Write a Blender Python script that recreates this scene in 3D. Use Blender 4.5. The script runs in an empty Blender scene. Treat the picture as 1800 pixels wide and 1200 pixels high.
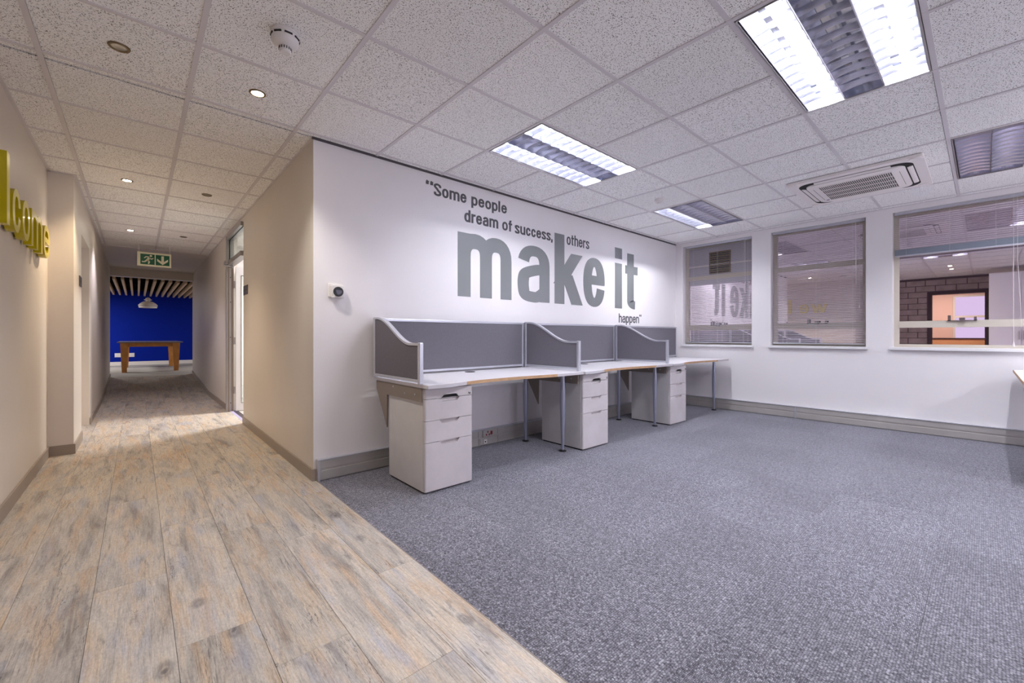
import bpy, bmesh, math, random
from mathutils import Vector, Matrix
random.seed(7)
S = bpy.context.scene
COL = S.collection
PI = math.pi
# ------------------------------------------------------------ camera
H = 1.064          # eye height
CZ = 2.525         # ceiling height
cd = bpy.data.cameras.new('camera'); cam = bpy.data.objects.new('camera', cd); COL.objects.link(cam)
cam.location = (0, 0, H); cam.rotation_euler = (PI/2, 0, -math.radians(41.686))
cd.sensor_width = 36; cd.lens = 14.8; cd.shift_y = -0.005; cd.clip_start = 0.02
S.camera = cam
# ------------------------------------------------------------ world and exposure
w = bpy.data.worlds.new('world'); S.world = w; w.use_nodes = True
bgn = w.node_tree.nodes['Background']; bgn.inputs[0].default_value = (0.62, 0.52, 0.72, 1); bgn.inputs[1].default_value = 0.5
S.view_settings.view_transform = 'Standard'; S.view_settings.look = 'None'
S.view_settings.gamma = 1; S.view_settings.exposure = 1.38; S.view_settings.use_curve_mapping = False
S.cycles.use_denoising = True
S.cycles.max_bounces = 10; S.cycles.diffuse_bounces = 5; S.cycles.glossy_bounces = 6
S.cycles.sample_clamp_indirect = 6.0
# light strengths
P_TUBE = 12.5       # each fluorescent tube
P_SPOT = 33.0       # each lit downlight
P_FILL = 12.0       # fill from each added, unseen rear window
FILL = (0.84, 0.86, 1.0)
COOL = (0.93, 0.94, 1.0)
WARM = (1.0, 0.77, 0.50)

# ------------------------------------------------------------ materials
def srgb(*c):
    return tuple((v/255/12.92 if v/255 <= .04045 else ((v/255+.055)/1.055)**2.4) for v in c) + (1,)
def new_mat(name):
    m = bpy.data.materials.new(name); m.use_nodes = True
    nt = m.node_tree; return m, nt, nt.nodes['Principled BSDF']
def N(nt, t, **k):
    n = nt.nodes.new(t)
    for a, b in k.items(): setattr(n, a, b)
    return n
def plain(name, rgb, rough=.5, metal=0, bump=0, bscale=200, var=0, vscale=3, emit=None, es=0, coat=0, spec=.5):
    m, nt, b = new_mat(name)
    c = srgb(*rgb)
    b.inputs['Base Color'].default_value = c
    b.inputs['Roughness'].default_value = rough; b.inputs['Metallic'].default_value = metal
    b.inputs['Specular IOR Level'].default_value = spec
    if coat: b.inputs['Coat Weight'].default_value = coat
    tc = N(nt, 'ShaderNodeNewGeometry')
    if var:
        n = N(nt, 'ShaderNodeTexNoise'); n.inputs['Scale'].default_value = vscale; n.inputs['Detail'].default_value = 4
        nt.links.new(tc.outputs['Position'], n.inputs['Vector'])
        r = N(nt, 'ShaderNodeMapRange'); r.inputs[1].default_value = .3; r.inputs[2].default_value = .7
        r.inputs[3].default_value = 1-var; r.inputs[4].default_value = 1+var
        nt.links.new(n.outputs[0], r.inputs[0])
        x = N(nt, 'ShaderNodeVectorMath', operation='SCALE'); x.inputs[0].default_value = c[:3]
        nt.links.new(r.outputs[0], x.inputs['Scale']); nt.links.new(x.outputs[0], b.inputs['Base Color'])
    if bump:
        n = N(nt, 'ShaderNodeTexNoise'); n.inputs['Scale'].default_value = bscale; n.inputs['Detail'].default_value = 2
        nt.links.new(tc.outputs['Position'], n.inputs['Vector'])
        bp = N(nt, 'ShaderNodeBump'); bp.inputs['Strength'].default_value = bump; bp.inputs['Distance'].default_value = .002
        nt.links.new(n.outputs[0], bp.inputs['Height']); nt.links.new(bp.outputs[0], b.inputs['Normal'])
    if emit:
        b.inputs['Emission Color'].default_value = srgb(*emit); b.inputs['Emission Strength'].default_value = es
    return m
M = {}
M['wall'] = plain('wall_paint', (232, 228, 229), .42, var=.02, vscale=1.5, bump=.15, bscale=60)
M['wall_warm'] = plain('corridor_paint', (214, 206, 198), .46, var=.02, vscale=1.5, bump=.12, bscale=50)
M['skirt'] = plain('taupe_skirting', (150, 138, 128), .45, var=.03)
M['alu'] = plain('satin_aluminium', (176, 172, 172), .34, metal=.75, var=.04, vscale=8)
M['trunk'] = plain('trunking', (188, 184, 180), .38, metal=.35, var=.05, vscale=6)
M['rail'] = plain('silver_rail', (196, 197, 206), .3, metal=.55)
M['white'] = plain('white_plastic', (228, 224, 222), .35)
M['whitep'] = plain('white_powder_coat', (226, 224, 226), .35, var=.02)
M['ped'] = plain('pedestal_steel', (204, 201, 201), .42, var=.03, vscale=9, bump=.05, bscale=300)
M['ped_f'] = plain('pedestal_front', (200, 193, 195), .4, var=.05, vscale=7)
M['shaded_beige_metal'] = plain('shaded_beige_bracket', (132, 120, 110), .45)  # beige steel darkened: the desk's shade is put into the colour
M['desk'] = plain('desk_melamine', (222, 219, 224), .28, var=.015, vscale=5)
M['edge'] = plain('tan_edge', (186, 150, 112), .5, var=.12, vscale=25)
M['edge_g'] = plain('grey_edge', (196, 192, 196), .4)
M['fabric'] = plain('grey_fabric', (112, 109, 116), .95, bump=.6, bscale=900, var=.04, vscale=60, spec=.1)
M['leg'] = plain('leg_silver', (160, 163, 182), .3, metal=.6)
M['black'] = plain('black_plastic', (20, 20, 22), .4)
M['dark'] = plain('dark_gap', (28, 26, 28), .8)
M['bar'] = plain('ceiling_grid', (214, 209, 212), .4)
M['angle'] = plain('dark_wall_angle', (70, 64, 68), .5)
M['mirror'] = plain('louvre_metal', (228, 230, 240), .17, metal=1.0)
M['tube'] = plain('lit_tube', (255, 255, 255), .4, emit=(240, 244, 255), es=12)
M['tube_off'] = plain('unlit_tube', (225, 225, 228), .35)
M['bulb'] = plain('lit_bulb', (255, 255, 255), .3, emit=(255, 238, 210), es=60)
M['bulb_off'] = plain('unlit_bulb', (190, 184, 170), .2, metal=.4)
M['brass'] = plain('aged_brass', (120, 102, 74), .35, metal=.8)
M['yellow'] = plain('yellow_acrylic', (226, 210, 20), .28, coat=.25)
M['yellow_s'] = plain('yellow_acrylic_side', (188, 172, 10), .25)
M['txt_dark'] = plain('vinyl_dark_grey', (84, 83, 86), .42)
M['txt_mid'] = plain('vinyl_metallic_grey', (134, 137, 138), .36, metal=.25)
M['blue'] = plain('royal_blue_paint', (0, 32, 146), .6, var=.03, spec=.12)
M['lightcarpet'] = plain('pale_grey_carpet', (168, 164, 158), .95, bump=.5, bscale=500, var=.12, vscale=40)
M['darkceil'] = plain('black_soffit', (14, 14, 16), .9)
M['slatwood'] = plain('pine_slat', (206, 180, 146), .6, var=.06, vscale=12)
M['oak'] = plain('honey_oak', (196, 132, 62), .45, var=.12, vscale=14)
M['tabletop'] = plain('grey_table_top', (128, 122, 132), .35)
M['frame'] = plain('beige_window_frame', (204, 196, 182), .45)
M['stay'] = plain('window_stay', (150, 146, 150), .25, metal=.9)
M['ac'] = plain('air_con_plastic', (240, 234, 232), .4)
M['green'] = plain('sign_green', (14, 92, 58), .4)
M['signw'] = plain('sign_pale', (232, 228, 196), .45)
M['red'] = plain('socket_red', (140, 24, 34), .4)
M['slat'] = plain('blind_slat', (214, 208, 214), .45)
M['stack'] = plain('blind_stack', (138, 146, 160), .45)
M['brick'] = plain('grey_brick', (160, 146, 142), .75, var=.16, vscale=6, bump=1, bscale=25)
M['mortar'] = plain('mortar', (92, 80, 80), .9)
M['brown'] = plain('dark_brown_frame', (52, 30, 26), .5)
M['annex'] = plain('annex_paint', (206, 172, 154), .6)
M['orange'] = plain('orange_wood', (192, 138, 92), .5, var=.06)
M['grey_board'] = plain('grey_board', (188, 184, 194), .6)
M['plaque'] = plain('plaque_grey', (92, 88, 100), .35, metal=.3)
M['pendant'] = plain('pendant_white', (226, 220, 214), .35)
def glass(name, refl, tint, trans):
    m = bpy.data.materials.new(name); m.use_nodes = True; nt = m.node_tree
    nt.nodes.remove(nt.nodes['Principled BSDF'])
    g = N(nt, 'ShaderNodeBsdfGlossy'); g.inputs['Color'].default_value = tint; g.inputs['Roughness'].default_value = .012
    t = N(nt, 'ShaderNodeBsdfTransparent'); t.inputs['Color'].default_value = trans
    x = N(nt, 'ShaderNodeMixShader'); x.inputs[0].default_value = refl
    nt.links.new(t.outputs[0], x.inputs[1]); nt.links.new(g.outputs[0], x.inputs[2])
    nt.links.new(x.outputs[0], nt.nodes['Material Output'].inputs['Surface'])
    return m
M['glass'] = glass('filmed_glass', .86, (1.0, .90, .98, 1), (.42, .40, .44, 1))
M['clear'] = glass('clear_glass', .14, (1, 1, 1, 1), (.86, .9, .88, 1))

def wood_floor():
    m, nt, b = new_mat('weathered_plank')
    L = nt.links.new
    g = N(nt, 'ShaderNodeNewGeometry'); oi = N(nt, 'ShaderNodeObjectInfo')
    off = N(nt, 'ShaderNodeVectorMath', operation='SCALE'); off.inputs[0].default_value = (37, 91, 13)
    L(oi.outputs['Random'], off.inputs['Scale'])
    ad = N(nt, 'ShaderNodeVectorMath', operation='ADD'); L(g.outputs['Position'], ad.inputs[0]); L(off.outputs[0], ad.inputs[1])
    def noise(sc, vec, det=5, rough=.55, dist=0):
        mp = N(nt, 'ShaderNodeMapping'); mp.inputs['Scale'].default_value = vec; L(ad.outputs[0], mp.inputs[0])
        n = N(nt, 'ShaderNodeTexNoise'); n.inputs['Scale'].default_value = sc; n.inputs['Detail'].default_value = det
        n.inputs['Roughness'].default_value = rough; n.inputs['Distortion'].default_value = dist
        L(mp.outputs[0], n.inputs['Vector']); return n
    def ramp(src, stops):
        r = N(nt, 'ShaderNodeValToRGB'); e = r.color_ramp.elements
        while len(e) < len(stops): e.new(.5)
        for el, (p, c) in zip(e, stops): el.position = p; el.color = c
        L(src, r.inputs[0]); return r
    def mix(fac, a, bb, mode='MIX'):
        x = N(nt, 'ShaderNodeMix', data_type='RGBA', blend_type=mode)
        if isinstance(fac, float): x.inputs[0].default_value = fac
        else: L(fac, x.inputs[0])
        for s, v in ((6, a), (7, bb)):
            if isinstance(v, tuple): x.inputs[s].default_value = v
            else: L(v, x.inputs[s])
        return x.outputs[2]
    big = noise(1.0, (12, 1.7, 1), 4, .6, .6)
    c = ramp(big.outputs[0], [(.28, srgb(160, 149, 142)), (.42, srgb(200, 189, 179)), (.52, srgb(218, 206, 194)), (.60, srgb(224, 205, 184)), (.74, srgb(210, 207, 211))]).outputs[0]
    patch = noise(1.0, (17, 2.2, 1), 3, .6, .3)
    c = mix(ramp(patch.outputs[0], [(.52, (0, 0, 0, 1)), (.68, (.75, .75, .75, 1))]).outputs[0], c, srgb(220, 188, 156))
    gp = noise(1.3, (10, 1.9, 3), 3, .5, .2)
    c = mix(ramp(gp.outputs[0], [(.56, (0, 0, 0, 1)), (.70, (.7, .7, .7, 1))]).outputs[0], c, srgb(190, 188, 196))
    dp = noise(1.7, (10, 1.5, 3), 6, .7, .8)
    c = mix(ramp(dp.outputs[0], [(.55, (0, 0, 0, 1)), (.72, (.8, .8, .8, 1))]).outputs[0], c, srgb(146, 134, 126))
    fine = noise(3.0, (60, 3.2, 1), 8, .75, .4)
    c = mix(.75, c, ramp(fine.outputs[0], [(.3, srgb(160, 148, 140)), (.48, srgb(222, 212, 202)), (.7, srgb(255, 246, 236))]).outputs[0], 'MULTIPLY')
    fleck = noise(1.0, (160, 60, 1), 3, .8)
    c = mix(.22, c, ramp(fleck.outputs[0], [(.4, srgb(120, 105, 95)), (.6, srgb(255, 250, 240))]).outputs[0], 'MULTIPLY')
    # cracks along the grain
    ck = noise(1.0, (22, 1.3, 1), 4, .6, 1.6)
    cr_ = N(nt, 'ShaderNodeMath', operation='SUBTRACT'); L(ck.outputs[0], cr_.inputs[0]); cr_.inputs[1].default_value = .5
    ab = N(nt, 'ShaderNodeMath', operation='ABSOLUTE'); L(cr_.outputs[0], ab.inputs[0])
    gate = noise(1.0, (5, 2.2, 1), 2)
    cm = ramp(ab.outputs[0], [(.0, (1, 1, 1, 1)), (.011, (0, 0, 0, 1))]).outputs[0]
    gm = ramp(gate.outputs[0], [(.49, (0, 0, 0, 1)), (.58, (.85, .85, .85, 1))]).outputs[0]
    cg = mix(1.0, cm, gm, 'MULTIPLY')
    c = mix(cg, c, srgb(78, 66, 62))
    # knots
    mp = N(nt, 'ShaderNodeMapping'); mp.inputs['Scale'].default_value = (3.6, 2.1, 0); L(ad.outputs[0], mp.inputs[0])
    wn = noise(1.0, (14, 14, 1), 2)
    wv = N(nt, 'ShaderNodeVectorMath', operation='MULTIPLY_ADD'); L(wn.outputs['Color'], wv.inputs[0]); wv.inputs[1].default_value = (.12, .12, 0); L(mp.outputs[0], wv.inputs[2])
    v = N(nt, 'ShaderNodeTexVoronoi'); v.inputs['Scale'].default_value = 1.0; L(wv.outputs[0], v.inputs['Vector'])
    kr = ramp(v.outputs['Distance'], [(.0, (.95, .95, .95, 1)), (.028, (.7, .7, .7, 1)), (.045, (.28, .28, .28, 1)), (.06, (.5, .5, .5, 1)), (.12, (0, 0, 0, 1))]).outputs[0]
    c = mix(kr, c, srgb(84, 76, 76))
    vt = N(nt, 'ShaderNodeMapRange'); L(oi.outputs['Random'], vt.inputs[0]); vt.inputs[3].default_value = .93; vt.inputs[4].default_value = 1.09
    sc = N(nt, 'ShaderNodeVectorMath', operation='SCALE'); L(c, sc.inputs[0]); L(vt.outputs[0], sc.inputs['Scale'])
    L(mix(1.0, sc.outputs[0], (.92, 1.03, 1.14, 1), 'MULTIPLY'), b.inputs['Base Color'])
    b.inputs['Roughness'].default_value = .48; b.inputs['Specular IOR Level'].default_value = .4
    bp = N(nt, 'ShaderNodeBump'); bp.inputs['Strength'].default_value = .25; bp.inputs['Distance'].default_value = .001
    L(fine.outputs[0], bp.inputs['Height']); L(bp.outputs[0], b.inputs['Normal'])
    return m
M['plank'] = wood_floor()

def carpet():
    m, nt, b = new_mat('grey_loop_carpet'); L = nt.links.new
    tc = N(nt, 'ShaderNodeTexCoord'); oi = N(nt, 'ShaderNodeObjectInfo')
    # rows of loops: the tile's own axes, so quarter-turned tiles show their pile the other way
    n0 = N(nt, 'ShaderNodeTexNoise'); n0.inputs['Scale'].default_value = 60; n0.inputs['Detail'].default_value = 2; L(tc.outputs['Object'], n0.inputs['Vector'])
    mp = N(nt, 'ShaderNodeVectorMath', operation='MULTIPLY_ADD'); L(n0.outputs['Color'], mp.inputs[0]); mp.inputs[1].default_value = (.006, .006, 0); L(tc.outputs['Object'], mp.inputs[2])
    bk = N(nt, 'ShaderNodeMapping'); bk.inputs['Scale'].default_value = (200, 125, 1); L(mp.outputs[0], bk.inputs[0])
    v = N(nt, 'ShaderNodeTexVoronoi'); v.inputs['Scale'].default_value = 1; v.inputs['Randomness'].default_value = .42; L(bk.outputs[0], v.inputs['Vector'])
    cellv = N(nt, 'ShaderNodeSeparateColor'); L(v.outputs['Color'], cellv.inputs[0])
    r = N(nt, 'ShaderNodeValToRGB'); e = r.color_ramp.elements
    e.new(.5); e.new(.8)
    for el, (p, c) in zip(e, [(.05, srgb(94, 93, 103)), (.4, srgb(124, 123, 134)), (.75, srgb(145, 144, 156)), (1, srgb(176, 175, 186))]): el.position = p; el.color = c
    L(cellv.outputs[0], r.inputs[0])
    dr = N(nt, 'ShaderNodeMapRange'); L(v.outputs['Distance'], dr.inputs[0]); dr.inputs[1].default_value = .15; dr.inputs[2].default_value = .75; dr.inputs[3].default_value = 1.10; dr.inputs[4].default_value = .22  # shade between the loops put into the colour
    n1 = N(nt, 'ShaderNodeTexNoise'); n1.inputs['Scale'].default_value = 2.2; n1.inputs['Detail'].default_value = 3
    g = N(nt, 'ShaderNodeNewGeometry'); L(g.outputs['Position'], n1.inputs['Vector'])
    r1 = N(nt, 'ShaderNodeMapRange'); L(n1.outputs[0], r1.inputs[0]); r1.inputs[1].default_value = .3; r1.inputs[2].default_value = .7; r1.inputs[3].default_value = .94; r1.inputs[4].default_value = 1.06
    r2 = N(nt, 'ShaderNodeMapRange'); L(oi.outputs['Random'], r2.inputs[0]); r2.inputs[3].default_value = .90; r2.inputs[4].default_value = 1.08
    m1 = N(nt, 'ShaderNodeMath', operation='MULTIPLY'); L(r1.outputs[0], m1.inputs[0]); L(r2.outputs[0], m1.inputs[1])
    m2 = N(nt, 'ShaderNodeMath', operation='MULTIPLY'); L(m1.outputs[0], m2.inputs[0]); L(dr.outputs[0], m2.inputs[1])
    s = N(nt, 'ShaderNodeVectorMath', operation='SCALE'); L(r.outputs[0], s.inputs[0]); L(m2.outputs[0], s.inputs['Scale'])
    L(s.outputs[0], b.inputs['Base Color']); b.inputs['Roughness'].default_value = .95; b.inputs['Specular IOR Level'].default_value = .15
    b.inputs['Sheen Weight'].default_value = .45; b.inputs['Sheen Roughness'].default_value = .4; b.inputs['Sheen Tint'].default_value = (.82, .83, .90, 1)
    iv = N(nt, 'ShaderNodeMath', operation='SUBTRACT'); iv.inputs[0].default_value = 1; L(v.outputs['Distance'], iv.inputs[1])
    bp = N(nt, 'ShaderNodeBump'); bp.inputs['Strength'].default_value = .8; bp.inputs['Distance'].default_value = .003
    L(iv.outputs[0], bp.inputs['Height']); L(bp.outputs[0], b.inputs['Normal'])
    return m
M['carpet'] = carpet()

def ceil_tile():
    m, nt, b = new_mat('fissured_mineral_tile'); L = nt.links.new
    g = N(nt, 'ShaderNodeNewGeometry'); oi = N(nt, 'ShaderNodeObjectInfo')
    off = N(nt, 'ShaderNodeVectorMath', operation='SCALE'); off.inputs[0].default_value = (17, 31, 5); L(oi.outputs['Random'], off.inputs['Scale'])
    ad = N(nt, 'ShaderNodeVectorMath', operation='ADD'); L(g.outputs['Position'], ad.inputs[0]); L(off.outputs[0], ad.inputs[1])
    v = N(nt, 'ShaderNodeTexNoise'); v.inputs['Scale'].default_value = 190; v.inputs['Detail'].default_value = 1.0; v.inputs['Distortion'].default_value = .6; L(ad.outputs[0], v.inputs['Vector'])
    r = N(nt, 'ShaderNodeValToRGB'); e = r.color_ramp.elements
    e[0].position = .36; e[0].color = srgb(112, 102, 100); e[1].position = .395; e[1].color = srgb(250, 249, 248)
    L(v.outputs[0], r.inputs[0])
    r2 = N(nt, 'ShaderNodeMapRange'); L(oi.outputs['Random'], r2.inputs[0]); r2.inputs[3].default_value = .96; r2.inputs[4].default_value = 1.03
    s = N(nt, 'ShaderNodeVectorMath', operation='SCALE'); L(r.outputs[0], s.inputs[0]); L(r2.outputs[0], s.inputs['Scale'])
    L(s.outputs[0], b.inputs['Base Color']); b.inputs['Roughness'].default_value = .9; b.inputs['Specular IOR Level'].default_value = .1
    bp = N(nt, 'ShaderNodeBump'); bp.inputs['Strength'].default_value = .5; bp.inputs['Distance'].default_value = .002
    L(v.outputs[0], bp.inputs['Height']); L(bp.outputs[0], b.inputs['Normal'])
    return m
M['tile'] = ceil_tile()

# ------------------------------------------------------------ geometry helpers
def box(bm, x0, y0, z0, x1, y1, z1, bev=0):
    r = bmesh.ops.create_cube(bm, size=1, matrix=Matrix.Translation(((x0+x1)/2, (y0+y1)/2, (z0+z1)/2)) @ Matrix.Diagonal((abs(x1-x0), abs(y1-y0), abs(z1-z0), 1)))
    if bev:
        es = list({e for v in r['verts'] for e in v.link_edges})
        bmesh.ops.bevel(bm, geom=es, offset=bev, segments=2, profile=.5, affect='EDGES')
def prism(bm, pts, axis, a, b):
    """extrude a closed 2-D outline between a and b along axis ('x': pts=(y,z), 'y': pts=(x,z), 'z': pts=(x,y))"""
    def P(p, t):
        return {'x': (t, p[0], p[1]), 'y': (p[0], t, p[1]), 'z': (p[0], p[1], t)}[axis]
    v0 = [bm.verts.new(P(p, a)) for p in pts]; v1 = [bm.verts.new(P(p, b)) for p in pts]
    n = len(pts)
    fs = [bm.faces.new(v0), bm.faces.new(v1)]
    for i in range(n): fs.append(bm.faces.new((v0[i], v0[(i+1) % n], v1[(i+1) % n], v1[i])))
    return fs
def lathe(bm, prof, cx=0, cy=0, n=20, caps=True):
    rings = []
    for r, z in prof:
        rings.append([bm.verts.new((cx+r*math.cos(2*PI*i/n), cy+r*math.sin(2*PI*i/n), z)) for i in range(n)])
    for a, b in zip(rings, rings[1:]):
        for i in range(n): bm.faces.new((a[i], a[(i+1) % n], b[(i+1) % n], b[i]))
    if caps:
        bm.faces.new(rings[0]); bm.faces.new(rings[-1])
def tube(bm, pts, r, n=8):
    pts = [Vector(p) for p in pts]; rings = []
    for i, p in enumerate(pts):
        d = (pts[min(i+1, len(pts)-1)] - pts[max(i-1, 0)]).normalized()
        u = d.orthogonal().normalized() if abs(d.z) < .99 else Vector((1, 0, 0))
        if abs(d.z) < .99: u = d.cross(Vector((0, 0, 1))).normalized()
        q = d.cross(u)
        rings.append([bm.verts.new(p + r*(math.cos(2*PI*k/n)*u + math.sin(2*PI*k/n)*q)) for k in range(n)])
    for a, b in zip(rings, rings[1:]):
        for k in range(n): bm.faces.new((a[k], a[(k+1) % n], b[(k+1) % n], b[k]))
    bm.faces.new(rings[0]); bm.faces.new(rings[-1])
def obj(name, bm, m, parent=None, loc=(0, 0, 0), smooth=False, rz=0, kind=None):
    bmesh.ops.recalc_face_normals(bm, faces=bm.faces)
    me = bpy.data.meshes.new(name); bm.to_mesh(me); bm.free()
    for mm in (m if isinstance(m, (list, tuple)) else [m]): me.materials.append(mm)
    o = bpy.data.objects.new(name, me); COL.objects.link(o); o.location = loc; o.rotation_euler.z = rz
    if smooth:
        for p in me.polygons: p.use_smooth = True
        try:
            me.set_sharp_from_angle(angle=math.radians(40))
        except Exception: pass
    if parent: o.parent = parent
    if kind: o['kind'] = kind
    return o
def thing(name, label, cat, loc=(0, 0, 0), rz=0, group=None):
    o = bpy.data.objects.new(name, None); COL.objects.link(o); o.location = loc; o.rotation_euler.z = rz
    o.empty_display_size = .1
    o['label'] = label; o['category'] = cat
    if group: o['group'] = group
    return o
def tag(o, label, cat, group=None):
    o['label'] = label; o['category'] = cat
    if group: o['group'] = group
    return o
def kids(o): return [c for c in bpy.data.objects if c.parent == o]
def dup(root, loc, label, rz=None):
    r = root.copy(); COL.objects.link(r); r.location = loc; r['label'] = label
    if rz is not None: r.rotation_euler.z = rz
    for ch in kids(root):
        c = ch.copy(); COL.objects.link(c); c.parent = r
        for g in kids(ch):
            d = g.copy(); COL.objects.link(d); d.parent = c
    return r
def B(name, args, m, parent=None, bev=0, kind=None, smooth=False, loc=(0, 0, 0)):
    bm = bmesh.new()
    if not isinstance(args[0], (list, tuple)): args = [args]
    for a in args: box(bm, *a, bev=bev)
    return obj(name, bm, m, parent, kind=kind, smooth=smooth, loc=loc)
def inst(o, loc, parent, rz=None, name=None):
    c = o.copy(); COL.objects.link(c); c.location = loc; c.parent = parent
    if rz is not None: c.rotation_euler.z = rz
    return c

YW = 3.29           # the quote wall
XW = 6.43           # the window wall
XR = .97            # right wall of the corridor
XL = -.59           # left wall with the welcome sign
XP = -.43           # left wall beyond the pier
PITCH = .609        # ceiling grid
GX = .232; GY = .18

# ------------------------------------------------------------ the shell
ST = 'structure'
B('wall_quote', [(XR, YW, 0, 6.63, YW+.12, 2.8)], M['wall'], kind=ST)
B('wall_corridor_right', [(XR, YW+.003, 0, XR+.11, 6.02, 2.8)], M['wall_warm'], kind=ST)
B('wall_corridor_right_end', [(XR, 7.17, 0, XR+.11, 12.35, 2.8)], M['wall_warm'], kind=ST)
B('trim_1', [(XR, 6.02, 2.47, XR+.11, 7.17, 2.8)], M['wall_warm'], kind=ST)
B('wall_left', [(XL-.12, 2.2, 0, XL, 5.5, 2.8), (-1.85, 2.2, 0, XL-.12, 2.32, 2.8)], M['wall_warm'], kind=ST)
B('wall_pier', [(XL-.12, 5.5, 0, XP, 6.21, 2.8)], M['wall_warm'], kind=ST)
B('wall_corridor_left', [(XL-.12, 7.17, 0, XP, 12.35, 2.8), (XL-.12, 6.21, 2.12, XP, 7.17, 2.8)], M['wall_warm'], kind=ST)
# window wall with three openings
W = [(3.17, 2.17), (1.935, .934), (.70, -.95)]
ZS, ZT = .94, 2.472
segs = [(-4.0, 0, W[2][1], 2.8), (W[2][0], ZS, W[1][1], ZT), (W[1][0], ZS, W[0][1], ZT), (W[0][0], ZS, YW, ZT)]
B('wall_windows', [(XW, -4.0, 0, XW+.2, YW, ZS), (XW, -4.0, ZT, XW+.2, YW, 2.8),
                   (XW, -4.0, ZS, XW+.2, W[2][1], ZT), (XW, W[2][0], ZS, XW+.2, W[1][1], ZT),
                   (XW, W[1][0], ZS, XW+.2, W[0][1], ZT), (XW, W[0][0], ZS, XW+.2, YW, ZT)], M['wall'], kind=ST)
B('wall_rear', [(-1.85, -4.12, 0, XW+.2, -4.0, .95), (-1.85, -4.12, 2.35, XW+.2, -4.0, 2.8), (-1.85, -4.12, .95, 1.2, -4.0, 2.35), (3.4, -4.12, .95, 3.9, -4.0, 2.35), (6.1, -4.12, .95, XW+.2, -4.0, 2.35)], M['wall'], kind=ST)
for k_, (a_, b_) in enumerate(((1.2, 3.4), (3.9, 6.1))):  # unseen rear windows with area lights, added as cool fill for the room
    fw = B('window_added_rear_%d' % (k_+1), [(a_, -4.08, .95, a_+.05, -4.03, 2.35), (b_-.05, -4.08, .95, b_, -4.03, 2.35), (a_, -4.08, .95, b_, -4.03, 1.0), (a_, -4.08, 2.3, b_, -4.03, 2.35)], M['frame'], kind=ST)
    l_ = bpy.data.lights.new('rear_fill', 'AREA'); l_.shape = 'RECTANGLE'; l_.size = b_-a_; l_.size_y = 1.4; l_.energy = P_FILL; l_.color = FILL
    o_ = bpy.data.objects.new('rear_fill', l_); COL.objects.link(o_); o_.location = ((a_+b_)/2, -4.1, 1.65); o_.rotation_euler = (PI/2, 0, 0)
# brick wall seen mirrored in the windows: an opening with a room behind it
bw = B('wall_brick', [(-1.87, -4.0, 0, -1.77, 0.0, 2.8), (-1.87, .88, 0, -1.77, 2.32, 2.8), (-1.87, 0, 2.10, -1.77, .88, 2.8)], M['mortar'], kind=ST)
bmq = bmesh.new(); box(bmq, -.008, -.172, -.066, .008, .172, .066, bev=.004); brick0 = None
bmh = bmesh.new(); box(bmh, -.008, -.08, -.066, .008, .08, .066, bev=.004); brickh = None
def lay(y0_, y1_, z, sh):
    global brick0, brickh
    y = y0_
    first_ = sh
    while y < y1_ - .05:
        l_ = .18 if first_ else min(.36, y1_-y)
        if l_ < .17: break
        small = l_ < .3
        dx = random.uniform(-.003, .003)
        if small:
            if brickh is None: brickh = obj('brick', bmh, M['brick'], bw, (-1.765, y+.09, z))
            else: inst(brickh, (-1.765+dx, y+.09, z), bw)
            y += .18
        else:
            if brick0 is None: brick0 = obj('brick', bmq, M['brick'], bw, (-1.765, y+.18, z))
            else: inst(brick0, (-1.765+dx, y+.18, z), bw)
            y += .36
        first_ = False
for r in range(17):
    z = .072 + r*.146
    if z < 2.2: lay(.96, 2.2, z, r % 2); lay(-1.52, -.07, z, r % 2)
    else: lay(-1.52, 2.2, z, r % 2)
an = B('wall_annex', [(-4.6, -2.2, 0, -1.87, -2.1, 2.6), (-4.6, 2.6, 0, -1.87, 2.7, 2.6),
                 (-4.7, -2.2, 0, -4.6, -.45, 2.6), (-4.7, .62, 0, -4.6, 2.7, 2.6), (-4.7, -.45, 0, -4.6, .62, .85), (-4.7, -.45, 2.25, -4.6, .62, 2.6)], M['annex'], kind=ST)
B('floor_annex', [(-4.7, -2.2, -.06, -1.87, 2.7, 0.0)], M['lightcarpet'], kind=ST)
B('ceiling_annex', [(-4.7, -2.2, 2.6, -1.87, 2.7, 2.66)], M['white'], kind=ST)
wn = B('window_annex', [(-4.67, -.45, .85, -4.62, -.40, 2.25), (-4.67, .57, .85, -4.62, .62, 2.25), (-4.67, -.4, .85, -4.62, .57, .90), (-4.67, -.4, 2.20, -4.62, .57, 2.25), (-4.67, -.4, 1.60, -4.62, .57, 1.66)], M['frame'], kind=ST)
dr = B('door_frame_annex', [(-1.90, -.07, 0, -1.74, 0.0, 2.17), (-1.90, .88, 0, -1.74, .95, 2.17), (-1.90, 0, 2.10, -1.74, .88, 2.17)], M['brown'], kind=ST)
# office beside the corridor, seen through the open glazed door
B('wall_office', [(XR+.11, 8.6, 0, 4.2, 8.7, 2.7), (4.2, YW+.12, 0, 4.3, 8.7, 2.7)], M['wall'], kind=ST)
B('floor_office', [(XR+.11, YW+.12, -.06, 4.3, 8.7, .002)], M['lightcarpet'], kind=ST)
B('ceiling_office', [(XR+.11, YW+.12, 2.6, 4.3, 8.7, 2.66)], M['white'], kind=ST)
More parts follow.
